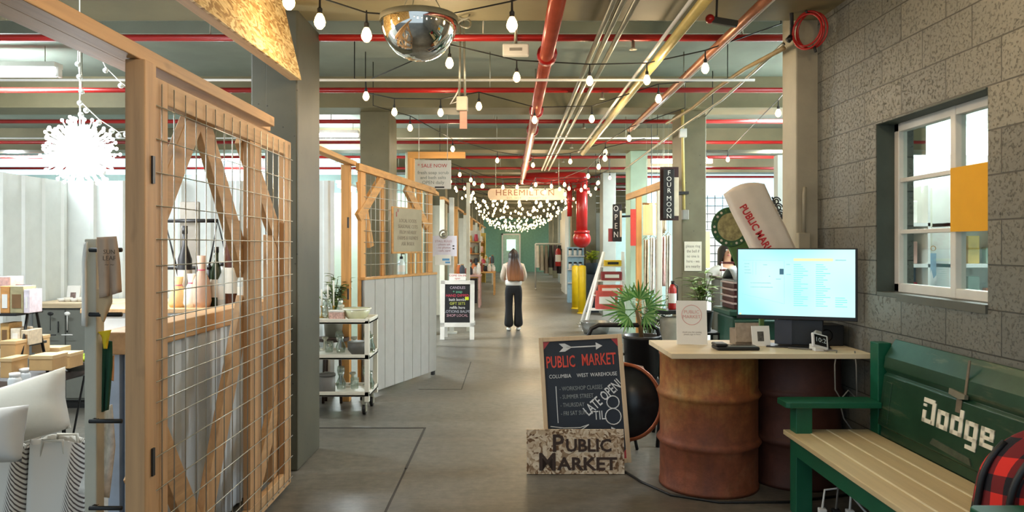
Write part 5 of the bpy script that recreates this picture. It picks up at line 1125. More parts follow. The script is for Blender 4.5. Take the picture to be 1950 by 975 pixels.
t = thing('speaker_box', 'small black box speaker at the wall end of the desktop', 'speaker', (1.99, 4.62, DZ)); MB().box((1.86, 4.56, DZ), (2.07, 4.72, DZ+.13)).build('case', M_blk2, t, bevel=.006); MB(frame((1.96, 4.559, DZ+.065), (1, 0, 0), (0, 0, 1))).lathe([(.04, 0), (.03, .004), (0, .001)], n=20).build('cone', M_blm, t, True)
# bench
M_gr = mat('bench green paint', '0F5A3E', .45, var=.08); M_seat = wood('bench seat boards', 'CDB88C', 'y', .12, .55, False)
t = thing('bench', 'green bench with pale seat boards and an old truck tailgate as its back', 'bench', (1.77, 3.3, 0))
B0, B1 = 4.14, 2.28
MB().box((1.57, 4.04, 0), (1.66, 4.13, .60)).build('leg', M_gr, t, bevel=.004); MB().box((1.57, B1+.02, 0), (1.66, B1+.11, .60)).build('leg', M_gr, t, bevel=.004)
for y in (4.04, B1+.02): MB().box((2.02, y, 0), (2.095, y+.09, .95)).build('rear_post', M_gr, t, bevel=.004)
for y in (4.005, B1-.01): MB().prism([(1.50, y), (1.52, y-.01), (2.02, y-.01), (2.02, y+.15), (1.52, y+.15), (1.50, y+.13)], .60, .632).build('armrest', M_gr, t, bevel=.004)
for i in range(4):
    x0 = 1.535+.122*i; MB().box((x0, B1, .425), (x0+.117, B0, .452)).build('seat_board', M_seat, t, bevel=.004)
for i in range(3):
    x0 = 1.535+.122*(i+1)-.005; MB().box((x0-.003, B1+.01, .42), (x0+.008, B0-.01, .4535)).build('seat_gap_strip', mat('pale gap strip', 'F2E6C6', .6), t)  # paler strips set in the gaps between seat boards
MB().box((1.565, B1+.11, .33), (1.60, 4.04, .424)).build('apron', M_gr, t); MB().box((1.60, 4.06, .33), (2.02, 4.11, .424)).build('side_apron', M_gr, t); MB().box((1.60, B1+.05, .33), (2.02, B1+.09, .424)).build('side_apron', M_gr, t)
M_tg, nt, b = _new('scuffed truck green'); vv = _coord(nt); n1 = _noise(nt, vv, 5, 8, .7); n2 = _noise(nt, _coord(nt, (3, 1, 9)), 2.5, 6, .7)
o = _ramp(nt, n1, [(.3, lin('1E3C2A')), (.7, lin('2C4F38'))]); o = _mix(nt, _ramp(nt, n2, [(.60, (0, 0, 0, 1)), (.72, (.6, .6, .6, 1))]), o, lin('6A6A50'))
nt.links.new(o, b.inputs['Base Color']); b.inputs['Roughness'].default_value = .32; b.inputs['Metallic'].default_value = .2
M = frame((1.992, 4.02, .455), (0, -1, 0), (.13, 0, 1)); LT = 4.02-B1
tgp = [(-.0, 0), (.0, .05), (.022, .06), (.022, .33), (.008, .345), (.03, .37), (.03, .43), (.0, .50), (-.015, .53), (-.022, .53), (-.022, 0)]
mb = MB(M); a_ = [mb.v((0, y, z-.03)) for z, y in tgp]; b_ = [mb.v((LT, y, z-.03)) for z, y in tgp]; n_ = len(tgp)
mb.face(a_[::-1]); mb.face(b_)
for i in range(n_): mb.face([a_[i], a_[(i+1) % n_], b_[(i+1) % n_], b_[i]])
tg_ = mb.build('tailgate', M_tg, t, bevel=.005)
M_scuf = mat('worn brownish paint', '6E604C', .5, var=.35, scale=16)
MB(M).box((.72, .345, -.0), (.735, .52, .004)).build('seam_strip', M_scuf, tg_); MB(M).prism([(.62, .375), (.74, .365), (.74, .345), (.70, .338), (.62, .348)], -.005, .012).build('latch_handle', mat('aged latch', '8B8470', .4, .4), tg_)
MB(M).box((.66, .275, -.007), (.70, .335, -.004)).build('worn_patch', M_scuf, tg_)
MB(M).prism([(.50, .085), (.52, .115), (.80, .10), (.82, .07)], -.008, -.002).build('dented_strip', mat('dull grey green scuff', '58604F', .35, .3, var=.3, scale=20), tg_)
MB(M).box((.04, .08, -.008), (.10, .30, -.004)).build('stamped_rib', M_tg, tg_, bevel=.003)
# white blocky lettering
M_let = mat('cream white lettering', 'E9E4CF', .5, var=.03)
def glyph(ch):
    s = 1.25
    R = {'D': [(0, 0, s, 3.4), (0, 5.6, 4.2, 6.9), (3.4, 0, 4.7, 6.2), (0, 0, 4.2, 1.2), (0, 4.4, 1.25, 5.2)],
         'o': [(0, 0, s, 5), (2.75, 0, 4, 5), (0, 0, 4, 1.2), (0, 3.8, 4, 5)],
         'd': [(0, 0, s, 5), (2.75, 0, 4, 7), (0, 0, 4, 1.2), (0, 3.8, 4, 5)],
         'g': [(0, 0, s, 5), (2.75, -2, 4, 5), (0, 0, 4, 1.2), (0, 3.8, 4, 5), (.6, -2.2, 4, -1.1)],
         'e': [(0, 0, s, 5), (2.75, 2.0, 4, 5), (0, 0, 4, 1.15), (0, 3.85, 4, 5), (0, 1.95, 4, 2.95)]}[ch]
    return R
x = 0; k_ = .0218; kv = .0172; um = .41
for ch in 'Dodge':
    mb = MB(M @ Matrix.Translation((um+x*k_, .172, -.0085)))
    for a, b2, c2, d2 in glyph(ch): mb.box((a*k_, b2*kv, 0), (c2*k_, d2*kv, .006))
    mb.build('letter', M_let, tg_, bevel=.002); x += 5.6 if ch == 'D' else 4.9
# plaid cushion/jacket
M_pl, nt, b = _new('red buffalo plaid'); vv = _coord(nt, (1, 1, 1), (.15, .1, .25)); sx_ = nt.nodes.new('ShaderNodeSeparateXYZ'); nt.links.new(vv, sx_.inputs[0])
def sq(i):
    m_ = nt.nodes.new('ShaderNodeMath'); m_.operation = 'MULTIPLY'; m_.inputs[1].default_value = 8.5; nt.links.new(sx_.outputs[i], m_.inputs[0])
    f = nt.nodes.new('ShaderNodeMath'); f.operation = 'FRACT'; nt.links.new(m_.outputs[0], f.inputs[0]); g_ = nt.nodes.new('ShaderNodeMath'); g_.operation = 'GREATER_THAN'; g_.inputs[1].default_value = .5; nt.links.new(f.outputs[0], g_.inputs[0]); return g_.outputs[0]
ad = nt.nodes.new('ShaderNodeMath'); ad.operation = 'ADD'; nt.links.new(sq(1), ad.inputs[0]); nt.links.new(sq(2), ad.inputs[1]); hf = nt.nodes.new('ShaderNodeMath'); hf.operation = 'MULTIPLY'; hf.inputs[1].default_value = .5; nt.links.new(ad.outputs[0], hf.inputs[0])
rp = nt.nodes.new('ShaderNodeValToRGB'); rp.color_ramp.interpolation = 'CONSTANT'; e = rp.color_ramp.elements; e[0].position = 0; e[0].color = lin('D92A20'); e[1].position = .4; e[1].color = lin('6E1418'); e_ = e.new(.9); e_.color = lin('15121A'); nt.links.new(hf.outputs[0], rp.inputs[0]); nt.links.new(rp.outputs[0], b.inputs['Base Color']); b.inputs['Roughness'].default_value = .9
c = Vector((1.885, 2.60, .453)); t = thing('plaid_backpack', 'rounded red and black buffalo plaid backpack slumped on the bench seat', 'backpack', c)
def bp(u, v):
    a = u*2*math.pi; z = v; k = (1-max(0, v-.45)**2*2.6); k = max(0.02, k)**.6; ca, sa = math.cos(a), math.sin(a); q = .75
    return c+Vector((.20*k*math.copysign(abs(ca)**q, ca)+.05*v, .22*k*math.copysign(abs(sa)**q, sa)-.02*v, .002+.365*v+.012*math.sin(4*a+3*v)))
MB().grid(36, 16, bp).build('bag', M_pl, t, True, solid=.008)
for s in (-.10, .06):
    MB().tube([c+Vector((-.20*(1-max(0, v-.45)**2*2.6)**.6+.05*v-.012, s-.02*v, .365*v+.01)) for v in [.02+.085*i for i in range(11)]], .012, 8).build('black_piping', M_blk2, t, True)
MB().tube([c+Vector((.0, -.05, .35)), c+Vector((.03, -.02, .42)), c+Vector((.06, .03, .41)), c+Vector((.07, .06, .35))], .012, 8).build('top_loop', M_blk2, t, True)
# power strip and cables
t = thing('power_strip', 'white power strip with tangled white cords on the floor under the bench', 'power strip', (1.76, 4.02, 0)); M = Matrix.Translation((1.76, 3.95, 0)) @ Matrix.Rotation(-.15, 4, 'Z')
MB(M).box((-.12, -.03, .002), (.12, .03, .035)).build('strip', mat('pale blue white plastic', 'C9D6E0', .4), t, bevel=.006)
for i in range(3): MB(M).box((-.08+.07*i-.02, -.02, .035), (-.08+.07*i+.02, .02, .07)).build('plug', M_wht if i != 1 else M_blk2, t, bevel=.004)
for i in range(3): MB(M).tube([(-.08+.07*i, 0, .07), (-.06+.07*i, .03, .16+.03*i), (.05+.05*i, .06, .17), (.15+.03*i, .05, .05), (.2, .0+.03*i, .01)], .006, 6).build('cord', M_wht if i != 1 else mat('grey cable', '6E6A64'), t, True)
for i in range(2): MB(M).tube([(.19+.05*math.cos(a), .0+.035*math.sin(a), .012+.012*i) for a in [k*.3927 for k in range(16)]], .006, 6, True).build('cord_loop', M_wht, t, True)
tag(MB().tube([(2.0, 4.36, .008), (1.6, 4.24, .008), (1.2, 4.235, .008), (.95, 4.36, .008), (.82, 4.6, .008), (.70, 4.95, .008), (.5, 5.15, .008)], .008, 6).build('floor_cable', M_blk2, None, True), 'black cable on the floor curving round the tan drum', 'cable')
# canvas-covered leaning banner and green paddle
def wrap(nm, lab, cat, Lp, Rp, Y0, Y1, dep, m, folds=0, nv=24):
    o = thing(nm, lab, cat, at((Lp[-1][0]+Rp[-1][0])/2, Lp[-1][1], Y1))
    def ip(ps, v):
        k = v*(len(ps)-1); i = min(int(k), len(ps)-2); f = k-i; return ps[i][0]*(1-f)+ps[i+1][0]*f, ps[i][1]*(1-f)+ps[i+1][1]*f
    def fn(u, v):
        a, b_ = ip(Lp, v), ip(Rp, v); Y = Y0+(Y1-Y0)*v; A, B = at(a[0], a[1], Y), at(b_[0], b_[1], Y); th = u*2*math.pi; c_ = (A+B)/2; hw = (B-A)/2
        k = min(1, .25+v*6); hw = hw*(min(1, .12+v*22)**.5); r = 1+.05*math.sin(folds*th)*min(1, v*3) if folds else 1
        return c_+hw*math.cos(th)*r+Vector((0, dep*math.sin(th)*k*r, 0))
    MB().grid(56, nv, fn).build('cover', m, o, True); return o
o = wrap('covered_banner', 'tall white canvas cover with red market lettering leaning behind the screen', 'banner', [(1400, 353), (1378, 370), (1392, 400), (1411, 437), (1431, 478), (1455, 530), (1470, 570), (1490, 640)], [(1432, 346), (1456, 350), (1472, 386), (1496, 433), (1517, 478), (1535, 530), (1546, 570), (1560, 640)], 4.95, 4.955, .045, mat('off white canvas cover', 'E8DDCE', .85, var=.05, bump=.05), 7, 28)
MB().tube([at(1500, 600, 4.95), at(1530, 680, 4.965), Vector((2.03, 4.98, 0.0))], .02, 8).build('pole', M_steel, o, True)
A, B = at(1415, 400, 4.86), at(1463, 480, 4.86); d = (B-A).normalized(); M = frame((A+B)/2, d, d.cross(Vector((0, 1, 0)))*1)
M = frame((A+B)/2+Vector((0, 0, 0)), d, Vector((-d.z, 0, d.x))); text('red_lettering', 'PUBLIC MARKET', M @ Matrix.Translation((.02, .01, .0)), .068, M_redink, o, .001, sx=.85, off=.002)
o = thing('paddle_sign', 'round green paddle sign with a pale wreath emblem beside the canvas cover', 'sign', at(1393, 430, 5.35)); M_grn2 = mat('leaf green banner', '51743E', .6, var=.12)
c = at(1392, 432, 5.36); M = frame(c, (1, 0, 0), (0, 0, 1)); R2 = .142
mb = MB(M); mb.lathe([(0, -.01), (R2, -.01), (R2+.004, 0), (R2, .01), (0, .01)], n=36, cap=False); mb.build('round_head', mat('dark green rim', '2F5A38', .6), o)
d2 = (at(1430, 522, 5.36)-c); MB().bar(c+d2*.15+Vector((0, .016, 0)), c+d2*1.6+Vector((0, .016, 0)), .02, .15, (1, 0, .6)).build('handle', M_grn2, o, bevel=.01)
MB().bar(c+d2*1.55+Vector((0, .016, 0)), Vector((c.x+d2.x*1.62, 5.376, 0)), .03, .03).build('pole', M_grn2, o)
MB(M).lathe([(0, .011), (R2*.72, .011), (R2*.72, .013), (0, .013)], n=30, cap=False).build('emblem', mat('floral emblem', '9C9468', .7, var=.5, scale=26), o)
for k in range(20):
    a = k*math.pi/10; MB(M).ball((R2*.87*math.cos(a), R2*.87*math.sin(a), .011), .010, 8, 5, (1, 1, .3)).build('wreath_dot', M_can if k % 3 else M_grn2, o, True)
# ================================================================ right-hand stalls
# column fittings
o = MB().box((1.99, 8.36, 1.20), (2.18, 8.408, 1.55)); CF = 8.41
def cp(px, py, Y=8.40): return at(px, py, Y)
a, b_ = cp(1303, 460), cp(1336, 516); c = (a+b_)/2; w, h = b_.x-a.x, a.z-b_.z; t = thing('paper_notice', 'white handwritten paper notice taped on the olive column', 'notice', c); M = frame((c.x, 8.400, c.z), (1, 0, 0), (0, 0, 1))
MB(M).box((-w/2, -h/2, 0), (w/2, h/2, .004)).build('paper', mat('cream notice', 'D9D3C2', .8, var=.04), t); text('handwriting', 'please ring\nthe bell if\nno one is\nhere - we\nare nearby', M @ Matrix.Translation((0, 0, .0045)), .048, mat('notice ink', '6A665C', .8), t, .0004, sx=.8, line=1.2)
t = thing('conduit_box', 'grey electrical box with a pale conduit on the olive column', 'electrical box', cp(1304, 410)); c = cp(1305, 409, 8.37); MB().box((c.x-.035, 8.34, c.z-.055), (c.x+.035, 8.41, c.z+.055)).build('box', mat('grey plate', '8D8B84'), t, bevel=.005); MB().tube([(c.x-.015, 8.375, c.z+.05), (c.x-.03, 8.375, H+1.3), (c.x-.03, 8.375, H+1.55)], .018, 8).build('conduit', M_yel, t, True); MB().cb((c.x-.03, 8.36, H+1.28), (.08, .06, .1)).build('upper_box', M_wht, t, bevel=.005)
t = thing('vertical_shop_sign', 'tall black hanging sign with white stacked letters on the olive column', 'sign', cp(1272, 420, 8.2)); a, b_ = at(1264, 322, 8.2), at(1284, 416, 8.2); c = (a+b_)/2; w, h = b_.x-a.x, a.z-b_.z
MB().box((a.x, 8.2, b_.z), (b_.x, 8.24, a.z)).build('board', M_blk2, t, bevel=.004); MB().box((b_.x+.002, 8.22, b_.z+.03), (b_.x+.055, 8.25, a.z-.09)).build('cream_board', mat('cream board', 'D9CDB4', .7), t, bevel=.003); MB().box((a.x-.03, 8.25, b_.z-.02), (b_.x+.06, 8.27, a.z+.03)).build('backing', mat('maroon backing', '3B1E1C', .6), t); MB().box((b_.x+.055, 8.24, c.z), (2.0, 8.42, c.z+.03)).build('bracket', M_blk2, t)
for i, ch in enumerate('FOURMOON'): text('letter', ch, frame((c.x, 8.198, a.z-.045-.066*i-(.02 if i > 3 else 0)), (1, 0, 0), (0, 0, 1)), .075, M_wht, t, .001)
# header rail of the stall
t = thing('stall_header', 'fir header rail and posts of the stall between mint and olive columns', 'frame', (1.84, 10, 0)); MB().bar((1.80, 8.62, 2.205), (1.85, 11.6, 2.25), .06, .09).build('rail', M_f2y, t, bevel=.004); MB().box((1.885, 11.0, 0), (1.965, 11.07, 2.26)).build('post', M_f2, t, bevel=.004); MB().box((1.84, 9.2, 0), (1.90, 9.27, 2.21)).build('post', M_pale, t, bevel=.004)
a, b_ = at(1202, 398, 10.9), at(1212, 468, 10.9); tag(MB().box((a.x, 10.94, b_.z), (b_.x, 10.98, a.z)).build('red_strip_sign', mat('red strip sign', 'C8392B', .6, var=.08)), 'narrow red strip sign fixed on the fir post by the mint column', 'sign')
# hanging goods inside
def hang(px0, px1, py0, py1, Y, m, lab, nm='hanging_scarf', cat='scarf', g='hanging scarves in the stall'):
    o = thing(nm, lab, cat, at((px0+px1)/2, py0, Y), g)
    MB().grid(14, 10, lambda u, v: at(px0+(px1-px0)*u, py0+(py1-py0)*v, Y+.03*math.sin(u*14+v*2))).build('cloth', m, o, True, solid=.006); q = at((px0+px1)/2, py0-6, Y); MB().tube([at(px0-1, py0, Y), q, at(px1+1, py0, Y)], .006, 6).tube([q, (q.x, q.y, ZC)], .002, 4).build('hanger', M_steel, o, True); return o
Y = 9.6
for i, (a, b_, c_, d, cl, lab) in enumerate(((1226, 1236, 456, 600, 'C9B89A', 'tan hanging scarf nearest the mint column'), (1238, 1246, 452, 560, 'D9D2C4', 'cream hanging scarf second from the mint column'), (1248, 1257, 455, 590, 'B7A79A', 'taupe hanging scarf in the middle of the stall'), (1258, 1267, 450, 545, 'CFA9A0', 'dusty rose hanging scarf in the stall'), (1268, 1277, 448, 600, 'BDB9A8', 'grey green hanging scarf beside the olive column'))): hang(a, b_, c_, d, Y+.25*(i % 2), mat('scarf'+cl, cl, .9, var=.25, scale=20), lab)
t = thing('woven_lantern', 'glowing cream woven hanging panel of tiny lights inside the stall', 'lantern', at(1240, 385, 9.4)); a, b_ = at(1225, 388, 9.4), at(1256, 448, 9.4); MB().grid(20, 10, lambda u, v: (a.x+(b_.x-a.x)*u, 9.4+.06*math.sin(u*9), a.z+(b_.z-a.z)*v)).build('woven_panel', emis('lit woven panel', 'E9D3A0', .55), t, True, solid=.01); MB().tube([(a.x-.01, 9.4, a.z), (b_.x+.01, 9.4, a.z)], .012, 8).build('top_rod', M_f2x, t, True); MB().tube([((a.x+b_.x)/2, 9.4, a.z), ((a.x+b_.x)/2, 9.4, ZB)], .004, 5).build('cord', M_blk2, t)
for i in range(5): hang(1262-2*i, 1268-2*i, 380+10*i, 440+4*i, 10+.35*i, mat('ribbon%d' % i, ('D8C8A8', 'C7B08C', 'E0D6C4', 'B59C84', 'CFC0AE')[i], .9), 'narrow hanging ribbon strip near the tall black sign, %s from it' % ORD[i], 'hanging_ribbon', 'ribbon', 'hanging ribbons in the stall')
# stall counter with extinguisher
t = thing('side_stand', 'pale grey ribbed stand with a black top beside the white card', 'stand', (1.74, 7.9, 0)); MB().lathe([(.13+.006*(i % 2), .0+.06*i) for i in range(13)], (1.74, 7.9, 0), 24).build('drum_base', mat('pale grey ribbed metal', 'A9A79C', .5, .2), t, True); MB().box((1.52, 7.78, .76), (1.90, 8.05, .80)).build('top', M_blk2, t, bevel=.006)
extinguisher((1.74, 7.9, .801), .58, 'red fire extinguisher with white label standing on the black stand top')
# palm-like agave by the bin and green bin
bushy('agave_plant', 'spiky dark green plant beside the green bin behind the desk', (1.72, 6.6, .72), .12, .36, 14, mat('agave leaf', '6F8F35', .5, var=.4, scale=9), mat('black nursery pot', '1D1D1D', .6), .10, .18, w=.018, ln=.16)
t = thing('wire_shelf', 'black wire stand under the spiky plant behind the desk', 'stand', (1.72, 6.6, 0)); MB().box((1.58, 6.46, .70), (1.86, 6.74, .718)).build('top', M_blk2, t)
for x in (1.6, 1.84):
    for y in (6.48, 6.72): MB().box((x-.01, y-.01, 0), (x+.01, y+.01, .70)).build('leg', M_blk2, t)
for z in (.2, .45): MB().box((1.59, 6.47, z), (1.85, 6.73, z+.012)).build('shelf', M_steel, t)
t = thing('wheelie_bin', 'dark green lidded bin behind the leaflet box', 'bin', (2.05, 6.3, 0)); M_bin = mat('dark green plastic', '1C4A3A', .5)
MB().prism([(1.84, 6.1), (2.34, 6.1), (2.34, 6.55), (1.84, 6.55)], .05, .90).build('body', M_bin, t, bevel=.02); MB().box((1.81, 6.07, .90), (2.37, 6.58, .95)).build('lid', M_bin, t, bevel=.012); MB().tube([(1.85, 6.06, .86), (2.33, 6.06, .86)], .015, 8).build('handle', M_bin, t, True)
for x in (1.88, 2.28): MB(Matrix.Translation((x, 6.5, .05)) @ Matrix.Rotation(math.pi/2, 4, 'Y')).lathe([(.05, -.02), (.05, .02)], n=16).build('wheel', M_blk2, t, True)
for i in range(4):
    o = thing('baker_tray', 'dark maroon tray stacked on the green bin, %s from the bottom' % ORD[i], 'tray', (2.05, 6.3, .951+.058*i), 'trays on the green bin')
    MB().prism([(1.87, 6.15), (2.3, 6.15), (2.3, 6.5), (1.87, 6.5)], .951+.058*i, .951+.058*i+.04).build('tray', mat('maroon tray', '4A1F22', .5), o, bevel=.006); MB().box((1.86, 6.14, .951+.058*i+.04), (2.31, 6.51, .951+.058*i+.056)).build('rim', mat('pale pink tray rim', 'BFA9A6', .5), o, bevel=.003)
o = thing('grey_bin_lid', 'grey curved plastic lid leaning on the stacked trays', 'lid', (2.05, 6.35, 1.185)); MB().grid(12, 6, lambda u, v: (1.87+.45*u, 6.15+.35*v, 1.187+.09*math.sin(math.pi*v)+.01)).build('lid', mat('grey lid plastic', '8F9696', .5), o, True, solid=.008); MB().box((1.87, 6.15, 1.184), (2.32, 6.5, 1.196)).build('flange', mat('grey lid plastic', '8F9696'), o)
# bright stall behind
struct('stall_partition', MB().box((2.3, 9.9, 0), (5, 9.96, 1.95)), mat('bright white panel', 'DCE3E0', .7, var=.04))
t = thing('grid_panel', 'black wire grid panel against the bright stall wall beside the olive column', 'grid panel', (2.6, 9.7, 0)); mw = MB()
for i in range(9): mw.tube([(2.40+.1*i, 9.7, .7), (2.40+.1*i, 9.7, 2.15)], .006, 5)
for i in range(14): mw.tube([(2.38, 9.7, .75+.105*i), (3.22, 9.7, .75+.105*i)], .006, 5)
mw.build('wire_grid', M_blk2, t, True)
for x in (2.42, 3.18): MB().tube([(x, 9.7, .7), (x, 9.7, 0.0)], .012, 6).build('leg', M_blk2, t)
t = thing('yellow_banner', 'thin yellow and white banner strip in the bright stall', 'banner', at(1348, 440, 9.5)); a, b_ = at(1344, 440, 9.5), at(1352, 510, 9.5); MB().box((a.x, 9.5, b_.z), (b_.x, 9.515, a.z)).build('strip', mat('pale yellow vinyl', 'E3DE6A', .6), t); MB().tube([(a.x-.01, 9.51, a.z), (b_.x+.01, 9.51, a.z)], .012, 6).build('rod', M_wht, t)
MB().tube([((a.x+b_.x)/2, 9.52, a.z), ((a.x+b_.x)/2, 9.52, 0)], .01, 6).build('pole', M_wht, t)
for i in range(4):
    x = 3.3+.4*i; o = thing('shop_shelf', 'shelf of wares in the bright stall past the canvas cover, %s from the olive column' % ORD[i], 'shelf', (x, 9.6, 0), 'shelves in the bright stall'); MB().box((x-.18, 9.5, 0), (x+.18, 9.85, 1.9)).build('case', M_pale, o)
    for z in (.9, 1.2, 1.5): MB().box((x-.17, 9.44, z), (x+.17, 9.5, z+.02)).build('ledge', M_f2x, o)
# small black sign by pilaster
Y = 5.9; c = at(1487, 400, Y); t = thing('scroll_bracket', 'dark scrolled metal ornament beside the beige pilaster', 'ornament', c)
for i in range(4): MB(frame(at(1478+4*i, 383+12*i, Y), (1, 0, 0), (0, 0, 1))).tube([(.035*(1-k/30)*math.cos(k*.45), .035*(1-k/30)*math.sin(k*.45), 0) for k in range(24)], .006, 6).build('scroll', M_blm, t, True)
MB().tube([at(1470, 375, Y), at(1495, 425, Y), Vector((2.21, 5.9, H+.1))], .007, 6).tube([at(1495, 425, Y), Vector((at(1495, 425, Y).x, Y, 0))], .01, 6).build('stem', M_blm, t, True)
c = at(1530, 463, 5.03); t = thing('switch_box', 'beige painted switch box on the pilaster beside the canvas cover', 'electrical box', c); MB().box((c.x-.045, 4.995, c.z-.07), (c.x+.035, 5.05, c.z+.07)).build('box', MATS['beige pilaster paint'], t, bevel=.006); MB().tube([(c.x, 5.02, c.z+.07), (c.x, 5.02, H+.35), (c.x+.01, 5.03, H+.40)], .012, 8).build('conduit', MATS['beige pilaster paint'], t, True)
# OPEN sign and display ladder
t = thing('open_sign', 'vertical black OPEN sign with white letters and a cream edge', 'sign', at(1175, 460, 11.2)); a, b_ = at(1167, 389, 11.2), at(1184, 460, 11.2); c = (a+b_)/2
MB().box((a.x, 11.2, b_.z), (b_.x, 11.24, a.z)).build('board', M_blk2, t, bevel=.004); MB().box((b_.x-.03, 11.185, b_.z+.07), (b_.x, 11.2, a.z-.10)).build('cream_edge', mat('cream board', 'D9CDB4'), t); MB().box((a.x-.06, 11.22, b_.z), (a.x+.02, 11.3, b_.z+.2)).build('red_box', mat('maroon box', '8A2A2A', .5), t, bevel=.005); MB().bar((b_.x, 11.25, c.z+.1), (1.90, 11.06, c.z+.1), .03, .03).build('bracket', M_blk2, t)
for i, ch in enumerate('OPEN'): text('letter', ch, frame((c.x-.022, 11.183, a.z-.07-.132*i), (1, 0, 0), (0, 0, 1)), .125, M_wht, t, .001, sx=.8)
t = thing('ladder_display', 'white ladder-shaped display of red trays beside the yellow bollards', 'shelf', (1.7, 13.0, 0)); Y = 13.0; p = [at(1150, 480, Y), at(1186, 480, Y), at(1112, 612, Y-.3), at(1192, 612, Y-.3)]; p[2].z = p[3].z = 0
for a, b_ in ((0, 2), (1, 3)): MB().bar(p[a], p[b_], .05, .04).build('rail', M_wht, t); MB().bar(p[a], Vector((p[b_].x, Y+.45, 0)), .04, .04).build('rear_leg', M_wht, t)
for i, f in enumerate((.18, .36, .54, .72)):
    a = p[0].lerp(p[2], f); b_ = p[1].lerp(p[3], f); MB().box((a.x, a.y-.06, a.z-.02), (b_.x, a.y+.22, a.z)).build('shelf', M_wht, t)
    if i in (0, 1, 2, 3):
        nm = ['yellow cap', 'maroon', 'orange red', 'coral'][i]; cl = ['D9B42A', '8E2F34', 'D2583E', 'C8524A'][i]; o = thing('display_crate', '%s crate on the white ladder display, %s tier down' % (nm, ORD[i]), 'crate', ((a.x+b_.x)/2, a.y, a.z)); x0, x1 = a.x+(b_.x-a.x)*.18, b_.x-.04; hh = [.14, .2, .22, .40][i]
        if i == 3: hh = .42; x1 = x0+(x1-x0)*.8
        MB().box((x0, a.y-.04, a.z+.001), (x1, a.y+.15, a.z+hh*.75)).build('crate', mat('crate'+cl, cl, .6, var=.1), o, bevel=.005); MB().box((x0+.05, a.y-.046, a.z+hh*.22), (x1-.05, a.y-.04, a.z+hh*.52)).build('pale_label', M_paper if i else M_blk2, o)
c = at(1135, 628, 12.4); t = thing('galvanised_tub', 'shiny galvanised tub on the floor under the ladder display', 'tub', (c.x, 12.45, 0)); MB().lathe([(.20, 0), (.24, .12), (.26, .2), (.265, .205), (.25, .2), (.19, .02)], (c.x, 12.45, 0), 28).build('tub', mat('bright zinc', 'B9BCBA', .25, .85), t, True)
for s in (-1, 1): MB().tube([(c.x+s*.25, 12.40, .15), (c.x+s*.31, 12.45, .16), (c.x+s*.25, 12.5, .15)], .01, 6).build('handle', M_steel, t, True)
M_byl = mat('bollard yellow', 'E3BE0E', .45, var=.06)
for i, (px0, px1, py) in enumerate(((1089, 1102, 588), (1101, 1116, 597))):
    Y = H*F/(py-CY); a, b_ = at(px0, 510, Y), at(px1, 510, Y); r = (b_.x-a.x)/2; zc = at(0, 506, Y).z; t = thing('bollard', ['yellow steel bollard nearer the aisle centre', 'yellow steel bollard nearer the galvanised tub'][i], 'bollard', ((a.x+b_.x)/2, Y, 0)); c = ((a.x+b_.x)/2, Y, 0)
    MB().lathe([(r, 0), (r, zc-.02), (r*.8, zc), (0, zc+.015)], c, 20).build('post', M_byl, t, True); MB().lathe([(r*1.25, 0), (r*1.25, .02), (r, .03)], c, 20).build('collar', M_byl, t, True)
t = thing('shop_panda_shelf', 'white shelf of small goods beneath the red riser end', 'shelf', (1.7, 19.3, 0)); MB().box((1.50, 19.2, 0), (1.92, 19.5, 1.45)).build('case', mat('pale blue shelf', '9FC3D6', .6), t)
for z in (.5, .85, 1.2): MB().box((1.49, 19.13, z), (1.93, 19.2, z+.03)).build('ledge', M_wht, t)
for i in range(6):
    x = 1.56+.13*(i % 3); z = (1.20, .85)[i//3]; o = thing('goods_jar', 'small black and white jar on the pale blue shelf, %s of its ledge' % ORD[i % 3] + (' up high' if i < 3 else ' lower down'), 'jar', (x, 19.16, z), 'jars on the pale blue shelf'); MB().lathe([(.035, 0), (.045, .03), (.04, .14)], (x, 19.165, z+.03), 12).build('jar', M_wht, o, True); MB().lathe([(.042, .14), (.042, .18), (0, .185)], (x, 19.165, z+.03), 12).build('lid', M_blk2, o, True)
bushy('flowering_plant', 'yellow green flowering plant in a dark pot behind the bollards', (1.82, 16.5, .85), .16, .3, 22, mat('lime leaf', 'B9C62E', .6, var=.3), mat('blue black pot', '26323C', .6), .14, .25, w=.035, ln=.11)
o = thing('plant_pedestal', 'dark pedestal under the yellow green flowering plant', 'pedestal', (1.82, 16.5, 0)); MB().box((1.7, 16.38, .04), (1.94, 16.62, .848)).build('column', mat('blue black pot', '26323C'), o, bevel=.01); MB().box((1.67, 16.35, 0), (1.97, 16.65, .04)).build('base', mat('blue black pot', '26323C'), o)
# hanging shop sign
Y = 13.3; a, b_ = at(929, 359, Y), at(1079, 381, Y); c = (a+b_)/2; w, h = b_.x-a.x, a.z-b_.z; t = thing('hanging_shop_sign', 'pale oval-ended wooden shop sign with brown lettering hanging across the aisle', 'sign', c); M = frame(c, (1, 0, 0), (0, 0, 1)); r = h*.4
pl = []
for cx_, cy_, a0 in ((w/2-r, h/2-r, 0), (-w/2+r, h/2-r, 90), (-w/2+r, -h/2+r, 180), (w/2-r, -h/2+r, 270)): pl += [(cx_+r*math.cos(math.radians(a0+q)), cy_+r*math.sin(math.radians(a0+q))) for q in (0, 22, 45, 68, 90)]
MB(M).prism(pl, -.015, .015).build('board', mat('pale pink board', 'DDC3A8', .6, var=.06), t); M_lt = mat('brown sign lettering', '8A5A42', .7)
text('lettering', 'HEREMILTON', M @ Matrix.Translation((-.04, .025, .016)), .155, M_lt, t, .001, sx=1.05, spacing=1.12); text('small_lettering', 'EST. 2019      MARKET CO.', M @ Matrix.Translation((0, -.07, .016)), .045, M_lt, t, .0006, spacing=1.4)
